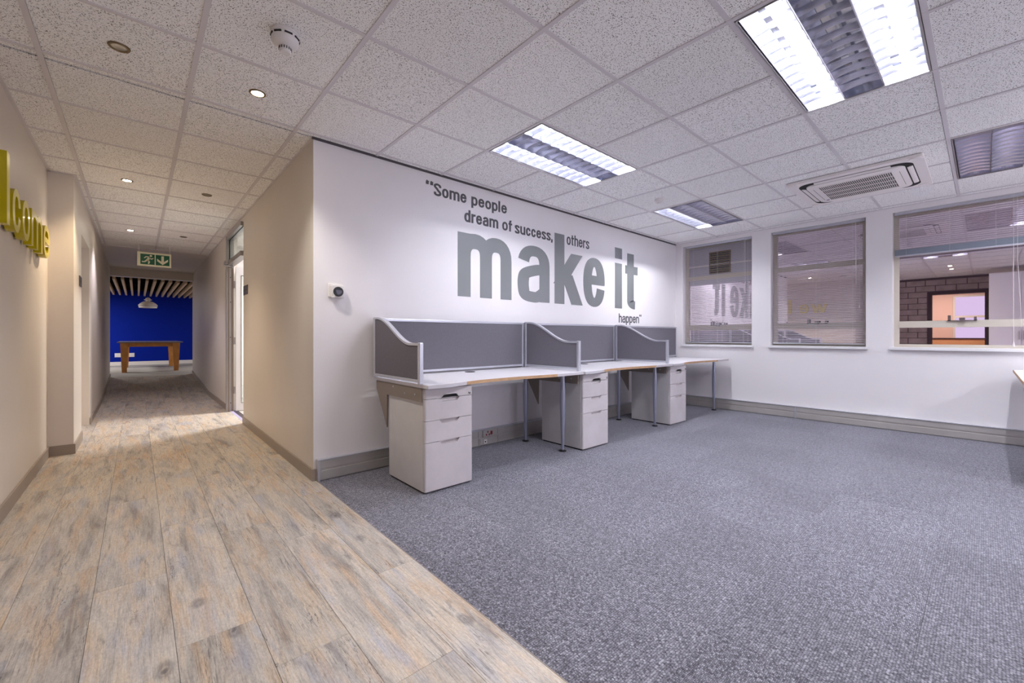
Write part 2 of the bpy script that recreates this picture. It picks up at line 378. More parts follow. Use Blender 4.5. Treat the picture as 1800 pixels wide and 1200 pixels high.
# blue room at the corridor's end
RZ = .19
B('wall_blue', [(-3.0, 17.25, 0, 4.0, 17.37, 2.8)], M['blue'], kind=ST)
B('wall_blue_sides', [(-3.1, 12.35, 0, -3.0, 17.37, 2.8), (4.0, 12.35, 0, 4.1, 17.37, 2.8), (-3.0, 12.35, 0, XL-.12, 12.45, 2.8), (XR+.11, 12.35, 0, 4.0, 12.45, 2.8)], M['wall'], kind=ST)
B('baseboard_blue', [(-3.0, 17.232, RZ, 4.0, 17.25, RZ+.11)], M['white'], kind=ST)
B('floor_blue_room', [(-3.0, 12.2, -.06, 4.0, 17.3, RZ)], M['lightcarpet'], kind=ST)
B('ceiling_blue_room', [(-3.0, 12.4, 2.66, 4.0, 17.3, 2.72)], M['darkceil'], kind=ST)
B('wall_bulkhead', [(XP, 12.2, 2.345, XR, 12.4, 2.8)], M['wall_warm'], kind=ST)
cs = B('ceiling_corridor_end', [(XP, 9.33, 2.52, XR, 12.2, 2.56)], M['wall_warm'], kind=ST)

# ------------------------------------------------------------ floors
fl = B('floor', [(-1.87, -4.0, -.08, .988, 9.4, -.004), (.988, -4.0, -.08, 6.6, YW, -.004)], M['dark'], kind=ST)
rp_b = bmesh.new(); prism(rp_b, [(9.4, -.08), (9.4, -.004), (12.2, RZ-.004), (12.2, -.08)], 'x', XP-.1, XR+.05); obj('floor_ramp', rp_b, M['dark'], kind=ST)
PW, PL = .2345, 1.22
seam0 = -.135
# stagger per row read from the photograph's end joints
joint = {-2: 3.10, -1: 2.735, 0: 2.45, 1: 1.828, 2: 1.517, 3: 2.42, 4: 1.81}
cache = {}
ramp_len = 0
def plank(x0, x1, y0, y1, ramp=False):
    key = (round(x1-x0, 3), round(y1-y0, 3), ramp)
    if key not in cache:
        bm = bmesh.new(); a, b_, g = (x1-x0)/2, (y1-y0)/2, .0005
        vs = [bm.verts.new((sx*(a-g), sy*(b_-g), 0)) for sx, sy in ((-1, -1), (1, -1), (1, 1), (-1, 1))]
        v2 = [bm.verts.new((sx*(a-g-.0012), sy*(b_-g-.0012), .001)) for sx, sy in ((-1, -1), (1, -1), (1, 1), (-1, 1))]
        v3 = [bm.verts.new((sx*(a-g), sy*(b_-g), -.003)) for sx, sy in ((-1, -1), (1, -1), (1, 1), (-1, 1))]
        bm.faces.new(v2)
        for i in range(4):
            j = (i+1) % 4
            bm.faces.new((vs[i], vs[j], v2[j], v2[i])); bm.faces.new((v3[i], v3[j], vs[j], vs[i]))
        cache[key] = obj('plank', bm, M['plank'], fl, ((x0+x1)/2, (y0+y1)/2, -.001)); o = cache[key]
    else: o = inst(cache[key], ((x0+x1)/2, (y0+y1)/2, -.001), fl)
    return o
npl = 0
for k in range(-3, 5):
    xs0 = seam0 + k*PW; xs1 = min(xs0 + PW, .988)
    if k == 4: xs1 = .988
    x0c = max(xs0, -.83)
    j = joint.get(k, 2.0+k*.37)
    y = j - PL*4
    while y < 9.4:
        y0, y1 = max(y, -1.2), min(y+PL, 9.4)
        if y1 - y0 > .02:
            xa = x0c
            if xs1 > XL and not (xs1 < XP and y0 > 5.6):
                plank(max(xa, XL-.02), xs1, y0, y1)
        y += PL
# planks of the ramp, laid along the slope
rl = math.hypot(2.8, RZ); ang = math.atan2(RZ, 2.8)
rk = 0
for k in range(-2, 5):
    xs0 = seam0 + k*PW; xs1 = xs0+PW if k < 4 else .988
    cuts = [0, (.35+.31*k) % 1.2 + .1, (.35+.31*k) % 1.2 + 1.3, rl]
    for a, b_ in zip(cuts, cuts[1:]):
        o = plank(max(xs0, XP-.02), xs1, a, b_, True)
        c = (a+b_)/2
        o.location = (o.location.x, 9.4 + c*math.cos(ang), c*math.sin(ang)); o.rotation_euler = (ang, 0, 0)
# carpet tiles, quarter-turned at random
TS = .5
bm = bmesh.new(); g = .0004
box(bm, -TS/2+g, -TS/2+g, -.003, TS/2-g, TS/2-g, .0); ct = None
cx0, cy0 = 1.035, .185
nx = 11
def ctile(xa, xb, ya, yb, q):
    global ct
    if abs(xb-xa-TS) < 1e-3 and abs(yb-ya-TS) < 1e-3:
        if ct is None: ct = obj('carpet_tile', bm, M['carpet'], fl, ((xa+xb)/2, (ya+yb)/2, 0), rz=q*PI/2)
        else: inst(ct, ((xa+xb)/2, (ya+yb)/2, 0), fl, rz=q*PI/2)
    else:
        b2 = bmesh.new(); box(b2, -(xb-xa)/2+g, -(yb-ya)/2+g, -.003, (xb-xa)/2-g, (yb-ya)/2-g, 0)
        obj('carpet_tile', b2, M['carpet'], fl, ((xa+xb)/2, (ya+yb)/2, 0))
xs = [.9885, 1.055] + [1.055+TS*i for i in range(1, 11)] + [XW]
ys = [.155+TS*i for i in range(-4, 7)] + [YW]
for i in range(len(xs)-1):
    for j in range(len(ys)-1):
        if xs[i+1]-xs[i] > .01: ctile(xs[i], xs[i+1], ys[j], ys[j+1], random.choice([0, 1, 0, 1, 0]))
B('floor_behind', [(-1.87, -4.0, -.004, XL, 2.2, 0), (XL, -4.0, -.004, .988, -1.2, 0), (.988, -4.0, -.004, XW, -1.845, 0)], M['lightcarpet'], kind=ST)
B('trim_2', [(.9862, -1.2, -.004, .9892, YW, .0012)], M['skirt'], kind=ST)      # joint strip between planks and carpet

# ------------------------------------------------------------ ceiling
ce = B('ceiling', [(-1.87, -4.0, 2.74, 6.63, 12.4, 2.8)], M['dark'], kind=ST)
fix_cells = set()
FIX = [(3, 1, 'A'), (3, 4, 'B'), (7, 4, 'C'), (7, 0, 'D')]
FIXX = [(3, -3, 'E'), (7, -4, 'F')]
for (i, j, n) in FIX + FIXX:
    for a in (0, 1): fix_cells.add((i+a, j))
# grid column i spans GX+(i)*P .. ; column 3 starts at 2.059; row j spans GY+(j-1)*P
gx = [-1.77] + [GX + PITCH*k for k in range(-3, 11)] + [XW]
gy = [-4.0] + [GY + PITCH*k for k in range(-6, 6)] + [YW]
tcache = {}
holes = {}
def tile(x0, x1, y0, y1):
    w_, d_ = x1-x0, y1-y0
    if w_ < .02 or d_ < .02: return
    key = (round(w_, 3), round(d_, 3)); g = .006
    if key not in tcache:
        b2 = bmesh.new(); box(b2, -w_/2+.0128, -d_/2+.0142, 0, w_/2-g, d_/2-g, .014)
        tcache[key] = obj('ceiling_tile', b2, M['tile'], ce, ((x0+x1)/2, (y0+y1)/2, CZ+.005))
    else: inst(tcache[key], ((x0+x1)/2, (y0+y1)/2, CZ+.005), ce)
def cell(i, j): return (round((i-GX)/PITCH), round((j-GY)/PITCH)+1)
AC = (5.14, .80)
for a, b_ in zip(gx, gx[1:]):
    for c, d in zip(gy, gy[1:]):
        if c < -3.5: continue
        if cell(a, c) in fix_cells and a > 0: continue
        if a > 4.6 and b_ < 5.75 and c > .1 and d < 1.45 and False: continue
        tile(a, b_, c, d)
gyc = [YW] + [GY + PITCH*k for k in range(6, 16)]
gyc[-1] = 9.315
for a, b_ in zip([XL, GX-PITCH, GX, GX+PITCH], [GX-PITCH, GX, GX+PITCH, XR]):
    for c, d in zip(gyc, gyc[1:]):
        if c > 5.4 and a < GX-PITCH-.01: a = XP+.004
        tile(a, b_, c, d)
# T-bars
bw_ = .0115
for k in range(-3, 11):
    x = GX + PITCH*k
    y1 = 9.33 if k in (-1, 0, 1) else (2.2 if k < -1 else YW)
    cuts = sorted((GY+PITCH*(j-1)+bw_, GY+PITCH*j-bw_) for (i, j, n) in FIX+FIXX if i+1 == k)
    a_ = -4.0; parts_ = []
    for c0, c1 in cuts: parts_.append((x-bw_, a_, CZ, x+bw_, c0, CZ+.02)); a_ = c1
    parts_.append((x-bw_, a_, CZ, x+bw_, y1, CZ+.02))
    B('grid_bar', parts_, M['bar'], ce)
for k in range(-6, 6):
    y = GY + PITCH*k
    B('grid_bar', [((-1.77 if y < 2.2 else XL), y-bw_, CZ+.0008, XW, y+bw_, CZ+.02)], M['bar'], ce)
for k in range(6, 16):
    y = GY + PITCH*k if k < 15 else 9.32
    B('grid_bar', [((XL if y < 5.5 else XP), y-bw_, CZ+.0008, XR, y+bw_, CZ+.02)], M['bar'], ce)
# wall angles
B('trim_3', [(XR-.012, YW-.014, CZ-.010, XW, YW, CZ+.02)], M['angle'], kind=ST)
B('trim_4', [(XR-.014, YW-.014, CZ-.001, XR, 9.33, CZ+.02)], M['bar'], kind=ST)
B('trim_5', [(XL, 2.2, CZ-.002, XL+.02, 5.5, CZ+.02), (XL, 5.48, CZ-.002, XP+.02, 5.5, CZ+.02), (XP, 5.5, CZ-.002, XP+.02, 9.33, CZ+.02)], M['bar'], kind=ST)
B('trim_6', [(XW-.02, -4, CZ-.002, XW, YW, CZ+.02)], M['bar'], kind=ST)

# ------------------------------------------------------------ skirtings and trunking
B('baseboard_corridor', [(XR-.012, YW-.0, 0, XR, 6.02, .085), (XR-.012, YW-.012, 0, XR+.018, YW, .085)], M['skirt'], kind=ST)
B('baseboard_corridor_end', [(XR-.012, 7.2, 0, XR, 9.4, .08)], M['skirt'], kind=ST)
for s, (xa, xb) in enumerate(((XR-.012, XR), (XP, XP+.012))):
    b2 = bmesh.new(); prism(b2, [(9.4, 0), (9.4, .08), (12.35, RZ+.08), (12.35, RZ)], 'x', xa, xb); obj('baseboard_ramp', b2, M['skirt'], kind=ST)
B('baseboard_left', [(XL, 2.2, 0, XL+.012, 5.5, .09), (XL, 5.488, 0, XP+.012, 5.5, .09), (XP, 5.5, 0, XP+.012, 6.2, .09)], M['skirt'], kind=ST)
B('baseboard_left_end', [(XP, 7.18, 0, XP+.012, 9.4, .08)], M['skirt'], kind=ST)
def trunk_run(name, label, a, b_, along, joints):
    t = thing(name, label, 'cable trunking', (0, 0, 0))
    if along == 'x':
        f = lambda u0, u1, d0, d1, z0, z1: (u0, YW-d1, z0, u1, YW-d0, z1)
    else:
        f = lambda u0, u1, d0, d1, z0, z1: (XW-d1, u0, z0, XW-d0, u1, z1)
    B('trunking_body', [f(a, b_, 0, .035, .002, .155)], M['trunk'], t)
    cuts = [a] + joints + [b_]
    for u0, u1 in zip(cuts, cuts[1:]):
        g = .002
        B('upper_cover', [f(u0+g, u1-g, .035, .040, .088, .146)], M['trunk'], t, bev=.0015)
        B('lower_cover', [f(u0+g, u1-g, .035, .043, .008, .074)], M['trunk'], t, bev=.0015)
    B('top_lip', [f(a, b_, 0, .046, .149, .156)], M['rail'], t)
    return t
tq = trunk_run('wall_trunking', 'two-compartment grey trunking along the foot of the quote wall, behind the desks', 1.0, XW-.05, 'x', [2.46, 2.70, 4.1])
B('end_cap', [(.988, YW-.05, .0, 1.004, YW, .158)], M['rail'], tq, bev=.002)
tw = trunk_run('wall_trunking', 'two-compartment pale trunking along the foot of the window wall', -3.9, YW-.05, 'y', [-1.6, 1.635])
B('joint_cover', [(XW-.048, 1.625, .0, XW, 1.645, .158)], M['rail'], tw)
# red and white outlets on the trunking
s = thing('power_socket', 'socket plate with red inserts in the trunking under the first desk', 'socket', (2.58, YW-.046, .115))
B('socket_plate', [(-.07, -.004, -.033, .07, .004, .033)], M['trunk'], s, bev=.001)
for dx, dz in ((-.012, .014), (-.03, -.012), (.006, -.012)):
    B('pin_hole', [(dx-.006, -.007, dz-.007, dx+.006, -.002, dz+.007)], M['red'], s)
B('rocker_switch', [(.022, -.011, -.016, .042, -.003, .018)], M['red'], s, bev=.001)
s = thing('data_outlet', 'small white data outlet below the red socket in the trunking', 'socket', (2.525, YW-.048, .042))
B('outlet_plate', [(-.05, -.002, -.028, .035, .006, .028)], M['trunk'], s, bev=.001)
B('outlet_module', [(-.012, -.012, -.022, .026, -.001, .02)], M['white'], s, bev=.0015)
B('port', [(-.002, -.0135, -.008, .012, -.011, .004)], M['dark'], s)

# ------------------------------------------------------------ stroke lettering (condensed grotesque drawn from ribbons)
def arc(cx, cy, rx, ry, a0, a1, n=14, e=2.35):
    out = []
    for i in range(n+1):
        t = math.radians(a0 + (a1-a0)*i/n); c, s_ = math.cos(t), math.sin(t)
        out.append((cx + rx*math.copysign(abs(c)**(2/e), c), cy + ry*math.copysign(abs(s_)**(2/e), s_)))
    return out
def spl(pts, n=6):
    out = []; P = [pts[0]] + pts + [pts[-1]]
    for i in range(1, len(P)-2):
        p0, p1, p2, p3 = P[i-1:i+3]
        for k in range(n):
            t = k/n
            out.append(tuple(.5*((2*p1[d]) + (-p0[d]+p2[d])*t + (2*p0[d]-5*p1[d]+4*p2[d]-p3[d])*t*t + (-p0[d]+3*p1[d]-3*p2[d]+p3[d])*t**3) for d in (0, 1)))
    out.append(pts[-1]); return out
ASC = 1.34
def glyph(c, w_, T, Hh):
    """list of (path, closed) in a box w_ wide, x-height 1; T stem weight, Hh bar weight"""
    a, r = T/2, w_-T/2; rx = (w_-T)/2; cx = w_/2; h = Hh/2
    ry = .5-h+.01
    S_ = []
    if c == 'o': S_ = [(arc(cx, .5, rx, ry, 0, 360, 32), 1)]
    elif c == 'c': S_ = [(arc(cx, .5, rx, ry, 14, 346, 30), 0)]
    elif c == 'e': S_ = [(arc(cx, .5, rx, ry, -15, -363, 40), 0), ([(a, .545), (w_-.012, .545)], 0)]
    elif c in 'nh': S_ = [([(a, 0), (a, 1 if c == 'n' else ASC)], 0), ([(r, 0)] + arc(cx, 1.01-h-.28, rx, .28, 0, 180, 16), 0)]
    elif c == 'r': S_ = [([(a, 0), (a, 1)], 0), (arc(w_, .62, w_-a, .38-h, 178, 88, 10), 0)]
    elif c == 'u': S_ = [([(r, 0), (r, 1)], 0), ([(a, 1)] + arc(cx, .28+h-.01, rx, .28, 180, 360, 16), 0)]
    elif c == 'm':
        q = (w_-T)/4; m_ = w_/2
        S_ = [([(a, 0), (a, 1)], 0), ([(m_, 0)] + arc(a+q, 1.01-h-.24, q, .24, 0, 180, 14), 0), ([(r, 0)] + arc(m_+q, 1.01-h-.24, q, .24, 0, 180, 14), 0)]
    elif c == 'l': S_ = [([(a, 0), (a, ASC)], 0)]
    elif c == 'i': S_ = [([(a, 0), (a, 1)], 0), ([(a, 1.1), (a, ASC)], 0)]
    elif c == 't': S_ = [([(w_*.42, 1.27), (w_*.42, .18)] + arc(w_*.42+w_*.42, .18, w_*.42, .18-h, 180, 265, 8), 0), ([(0, .99-h), (w_, .99-h)], 0)]
    elif c == 'f': S_ = [([(w_*.42, 0), (w_*.42, 1.14)] + arc(w_*.86, 1.14, w_*.44, ASC-1.14-h, 180, 95, 8), 0), ([(0, .99-h), (w_, .99-h)], 0)]
    elif c == 'p': S_ = [([(a, -.32), (a, 1)], 0), (arc(cx, .5, rx, ry, 0, 360, 32), 1)]
    elif c == 'd': S_ = [([(r, 0), (r, ASC)], 0), (arc(cx, .5, rx, ry, 0, 360, 32), 1)]
    elif c == 'k': S_ = [([(a, 0), (a, ASC)], 0), ([(r+.02, 1), (a, .38)], 2), ([(cx-.04, .58), (r+.03, 0)], 2)]
    elif c == 'a':
        S_ = [(arc(cx, 1.01-h-.26, rx, .26, 168, 0, 14) + [(r, .12), (r, 0)], 0),
              (spl([(r, .60), (cx+.05, .575), (a+.06, .50), (a, .40), (a, .24), (a+.05, .12), (cx-.03, h-.01), (cx+.10, .10), (r, .2)], 8), 0)]
    elif c in 'sS':
        k = 1 if c == 's' else ASC
        S_ = [(spl([(r, .70*k), (r-.02, .84*k), (cx, 1.01*k-h), (a+.02, .86*k), (a, .72*k), (cx-.07, .57*k), (cx+.07, .45*k), (r, .30*k), (r-.02, .14*k), (cx, h-.01), (a+.02, .14*k), (a, .30*k)]), 0)]
    elif c == 'w': S_ = [([(a, 1), (w_*.29, .03)], 2), ([(w_*.29, .03), (w_*.5, .95)], 2), ([(w_*.5, .95), (w_*.71, .03)], 2), ([(w_*.71, .03), (r, 1)], 2)]
    elif c == ',': S_ = [([(a, .24), (a, .0), (a-.06, -.2)], 0)]
    elif c == '<': S_ = [([(a+.06, 1.36), (a, 1.22), (a+.01, 1.05)], 0), ([(a+T*1.55+.06, 1.36), (a+T*1.55, 1.22), (a+T*1.55+.01, 1.05)], 0)]
    elif c == '>': S_ = [([(a, 1.36), (a, 1.2), (a-.06, 1.06)], 0), ([(a+T*1.55, 1.36), (a+T*1.55, 1.2), (a+T*1.55-.06, 1.06)], 0)]
    return S_
WID = {'m': .92, 'w': .86, 'i': .22, 'l': .22, 't': .40, 'f': .38, 'r': .38, ',': .22, '<': .5, '>': .5, ' ': .26, 'S': .62, 'k': .60, 's': .52, 'c': .54}
def ribbon(bm, path, T, Hh, closed, mapf, d0, d1):
    n = len(path); L_, R_ = [], []
    for i, p in enumerate(path):
        if closed == 1:
            q0, q1 = path[(i-1) % (n-1)], path[(i+1) % (n-1)]
        else: q0, q1 = path[max(i-1, 0)], path[min(i+1, n-1)]
        dx, dy = q1[0]-q0[0], q1[1]-q0[1]; l = math.hypot(dx, dy) or 1
        nx_, ny_ = -dy/l, dx/l
        if closed == 2:            # diagonal: horizontal ends
            ox, oy = T*.62*(1 if dy > 0 else -1)*-1, 0
        else: ox, oy = nx_*T/2, ny_*Hh/2
        L_.append((p[0]+ox, p[1]+oy)); R_.append((p[0]-ox, p[1]-oy))
    def vv(q, d): return bm.verts.new(mapf(q[0], q[1], d))
    f = []
    A = [vv(q, d1) for q in L_]; Bv = [vv(q, d1) for q in R_]; C = [vv(q, d0) for q in L_]; D = [vv(q, d0) for q in R_]
    for i in range(n-1):
        f1 = bm.faces.new((A[i], A[i+1], Bv[i+1], Bv[i])); f1.material_index = 0
        for a_, b_ in ((A, C), (Bv, D)):
            f2 = bm.faces.new((a_[i], a_[i+1], b_[i+1], b_[i])); f2.material_index = 1
    if closed != 1:
        for i in (0, n-1):
            f2 = bm.faces.new((A[i], Bv[i], D[i], C[i])); f2.material_index = 1
def word(text, x0, x1, T=.19, Hh=.15, gap=.085):
    """positions of every glyph in x-height units, scaled to span x0..x1"""
    ws = [WID.get(c, .58) for c in text]
    tot = sum(ws) + gap*(len(text)-1)
    k = (x1-x0)/tot; x = x0; out = []
    for c, q in zip(text, ws):
        out.append((c, x, q*k)); x += (q+gap)*k
    return out
def letter(bm, c, x, wd, z, xh, T, Hh, plane, d0, d1):
    T_, H_ = T, Hh
    for si, (path, cl) in enumerate(glyph(c, wd/xh, T_, H_)):
        def mp(u, v, d):
            if plane == 'q': return (x+u*xh, YW-d, z+v*xh)
            return (XL+d, x+u*xh, z+v*xh)
        ribbon(bm, path, T_, H_, cl, mp, d0, d1 + si*.0004)
q = thing('wall_quote_lettering', 'large grey vinyl quotation about making it happen on the white wall above the desks', 'wall lettering', (0, 0, 0))
def wordobj(text, x0, x1, z, xh, mat, T, Hh, name='word'):
    b2 = bmesh.new()
    for c, x, wd in word(text, x0, x1, T, Hh): letter(b2, c, x, wd, z, xh, T, Hh, 'q', -.001, .0018)
    return obj(name, b2, [mat, mat], q)
wordobj('<', 1.908, 1.975, 2.305, .105, M['txt_dark'], .27, .22, 'quotation_mark')
wordobj('Some', 1.991, 2.347, 2.332, .083, M['txt_dark'], .27, .22)
wordobj('people', 2.405, 2.857, 2.330, .083, M['txt_dark'], .27, .22)
wordobj('dream', 2.323, 2.741, 2.157, .087, M['txt_dark'], .27, .22)
wordobj('of', 2.795, 2.93, 2.156, .087, M['txt_dark'], .27, .22)
wordobj('success,', 2.97, 3.556, 2.152, .087, M['txt_dark'], .27, .22)
wordobj('others', 3.796, 4.221, 2.152, .096, M['txt_dark'], .22, .19)
wordobj('happen>', 4.862, 5.436, 1.251, .092, M['txt_dark'], .22, .19)
for c, x0, x1 in (('m', 2.247, 2.921), ('a', 3.012, 3.50), ('k', 3.584, 4.054), ('e', 4.106, 4.544), ('i', 4.772, 4.938), ('t', 5.014, 5.324)):
    b2 = bmesh.new()
    T = {'m': .245, 'a': .27, 'k': .28, 'e': .27, 'i': .272, 't': .27}[c]
    letter(b2, c, x0, x1-x0, 1.443, .607, T, .24 if c == 'm' else .19, 'q', -.001, .002)
    obj('big_letter', b2, [M['txt_mid'], M['txt_mid']], q)
ws_ = thing('welcome_sign', 'glossy yellow raised letters spelling welcome on the left wall', 'sign', (0, 0, 0))
for c, x0, x1 in (('w', 2.78, 3.14), ('e', 3.2, 3.42), ('l', 3.60, 3.68), ('c', 3.745, 3.97), ('o', 4.03, 4.27), ('m', 4.33, 4.77), ('e', 4.83, 5.12)):
    b2 = bmesh.new(); letter(b2, c, x0, x1-x0, 1.69, .25 if c != 'l' else .30, .24, .17, 'l', .012, .052)
    for st in (0,):
        pass
    obj('letter', b2, [M['yellow'], M['yellow_s']], ws_)
    B('standoff', [(XL-.002, (x0+x1)/2-.01 if c not in 'l' else x0+.02, 1.70, XL+.02, (x0+x1)/2+.01 if c not in 'l' else x0+.04, 1.72)], M['yellow_s'], ws_)

# ------------------------------------------------------------ windows
def window(n, ya, yb):
    """ya > yb; frame set back in the reveal"""
    X0, X1 = XW+.12, XW+.17
    z0, z1 = ZS, ZT; zt_ = 1.935 if n < 3 else 1.975
    fr = B('window_%d' % n, [(X0, yb, z0, X1, yb+.045, z1), (X0, ya-.045, z0, X1, ya, z1), (X0, yb+.045, z0, X1, ya-.045, z0+.035), (X0, yb+.045, z1-.04, X1, ya-.045, z1)], M['frame'], kind=ST, bev=0)
    B('transom_bar', [(X0-.005, yb+.045, zt_, X1, ya-.045, zt_+.062)], M['frame'], fr)
    B('mullion_rail', [(X0-.008, yb+.045, 1.162, X1, ya-.045, 1.236)], M['frame'], fr)
    zs = [(z0+.035, 1.162), (1.236, zt_), (zt_+.062, z1-.04)]
    for k, (a, b_) in enumerate(zs):
        if n == 1 and k == 2: continue
        B('pane', [(X0+.02, yb+.045, a, X0+.026, ya-.045, b_)], M['glass'], fr)
    # stay / catch on the rail
    ym = (ya+yb)/2 if n < 3 else .16
    st = B('window_stay', [(X0-.03, ym-.11, 1.228, X0-.012, ym+.11, 1.236), (X0-.04, ym-.02, 1.215, X0-.008, ym+.02, 1.262), (X0-.03, ym+.085, 1.23, X0-.012, ym+.105, 1.29), (X0-.03, ym-.105, 1.23, X0-.012, ym-.085, 1.27)], M['stay'], fr)
    sl = B('window_sill', [(XW-.035, yb-.02, z0-.03, XW+.12, ya+.025, z0+.002)], M['whitep'], fr, bev=.003)
    return fr
fr1 = window(1, *W[0]); window(2, *W[1]); window(3, *W[2])
# filled upper light of the first window with its extract grille
B('infill_panel', [(XW+.135, 2.215, 2.0, XW+.145, 3.125, ZT-.04), (XW+.133, 2.215, 1.86, XW+.141, 3.125, 1.935)], M['grey_board'], fr1)
gr = B('vent_grille', [(XW+.118, 2.5, 2.03, XW+.134, 2.515, 2.33), (XW+.118, 2.795, 2.03, XW+.134, 2.81, 2.33), (XW+.118, 2.5, 2.33, XW+.134, 2.81, 2.345), (XW+.118, 2.5, 2.015, XW+.134, 2.81, 2.03)], M['brass'], fr1)
B('grille_back', [(XW+.131, 2.515, 2.03, XW+.1335, 2.795, 2.33)], M['dark'], gr)
for k in range(9):
    B('grille_louvre', [(XW+.12, 2.515, 2.045+k*.032, XW+.13, 2.795, 2.058+k*.032)], M['brass'], gr)
B('infill_rail', [(XW+.122, 2.215, 2.14, XW+.134, 3.125, 2.162)], M['white'], fr1)

# ------------------------------------------------------------ venetian blinds
def blind(ya, yb, zbot, label, raised=False, cordside=-1):
    Lc = (ya+yb)/2; wd = (ya-yb)-.03; X = XW+.055
    t = thing('venetian_blind', label, 'blind', (X, Lc, ZT-.03), 0, None)
    top = ZT-.03
    B('head_rail', [(-.02, -wd/2, .0, .02, wd/2, .028)], M['rail'], t, bev=.002)
    bm = bmesh.new()
    hw = .0125; tilt = math.radians(11)
    prof = []
    for k in range(5):
        u = -hw + 2*hw*k/4; c = .0022*(1-(u/hw)**2)
        prof.append((u*math.cos(tilt)-c*math.sin(tilt), u*math.sin(tilt)+c*math.cos(tilt)))
    prof = [(p[0], p[1]) for p in prof] + [(p[0], p[1]-.0006) for p in prof[::-1]]
    pb = [(p[0], p[1]) for p in prof]
    prism(bm, pb, 'y', -wd/2, wd/2)
    s0 = obj('slat', bm, M['slat'], t, (0, 0, -.02), smooth=False)
    z = -.0415
    zend = (zbot - top)
    k = 0
    stackh = .062 if raised else .0
    while z > zend + .02 + stackh:
        inst(s0, (0, 0, z), t); z -= .0215
    if raised:
        bm = bmesh.new()
        for i in range(18): box(bm, -.0125, -wd/2, zend+.016+i*.0036, .0125, wd/2, zend+.0175+i*.0036+.001)
        obj('gathered_slats', bm, M['stack'], t, kind='stuff')
    B('bottom_rail', [(-.013, -wd/2, zend, .013, wd/2, zend+.016)], M['rail'], t, bev=.002)
    for f in ((.12, .5, .88) if wd < 1.2 else (.06, .27, .47, .7, .94)):
        y = wd/2 - f*wd
        b2 = bmesh.new(); tube(b2, [(-.0145, y, .0), (-.0145, y, zend+.005)], .0007, 5); tube(b2, [(.0145, y, .0), (.0145, y, zend+.005)], .0007, 5)
        obj('ladder_cord', b2, M['white'], t)
    y = -wd/2+.05
    if not raised:
        b2 = bmesh.new(); tube(b2, [(-.022, y+.035, .0), (-.024, y+.03, -.75)], .003, 8); obj('tilt_wand', b2, M['white'], t)
        b2 = bmesh.new(); tube(b2, [(-.022, y, .0), (-.024, y, -1.0)], .0013, 5); lathe(b2, [(.003, -1.0), (.007, -1.035), (.006, -1.04)], -.024, y, 8); obj('pull_cord', b2, M['white'], t)
    return t
blind(W[0][0]-.02, W[0][1], .965, 'fully lowered venetian blind over the window with the vent, nearest the desks')
blind(W[1][0]-.0, W[1][1], .965, 'fully lowered venetian blind over the middle window')
t3 = blind(W[2][0], W[2][1], 1.965, 'half-raised venetian blind with gathered slats over the widest window', True)
b2 = bmesh.new(); tube(b2, [(-.022, .60, 0), (-.024, .60, -1.43)], .0016, 6); lathe(b2, [(.003, -1.43), (.010, -1.475), (.009, -1.48)], -.024, .60, 10)
b2.transform(Matrix.Translation((0, -.665, 0))); obj('pull_cord', b2, M['white'], t3)
b2 = bmesh.new(); tube(b2, [(-.022, -.09, 0), (-.024, -.09, -.6), (-.03, -.11, -1.1), (-.026, -.115, -1.3)], .0014, 6); obj('pull_cord', b2, M['white'], t3)

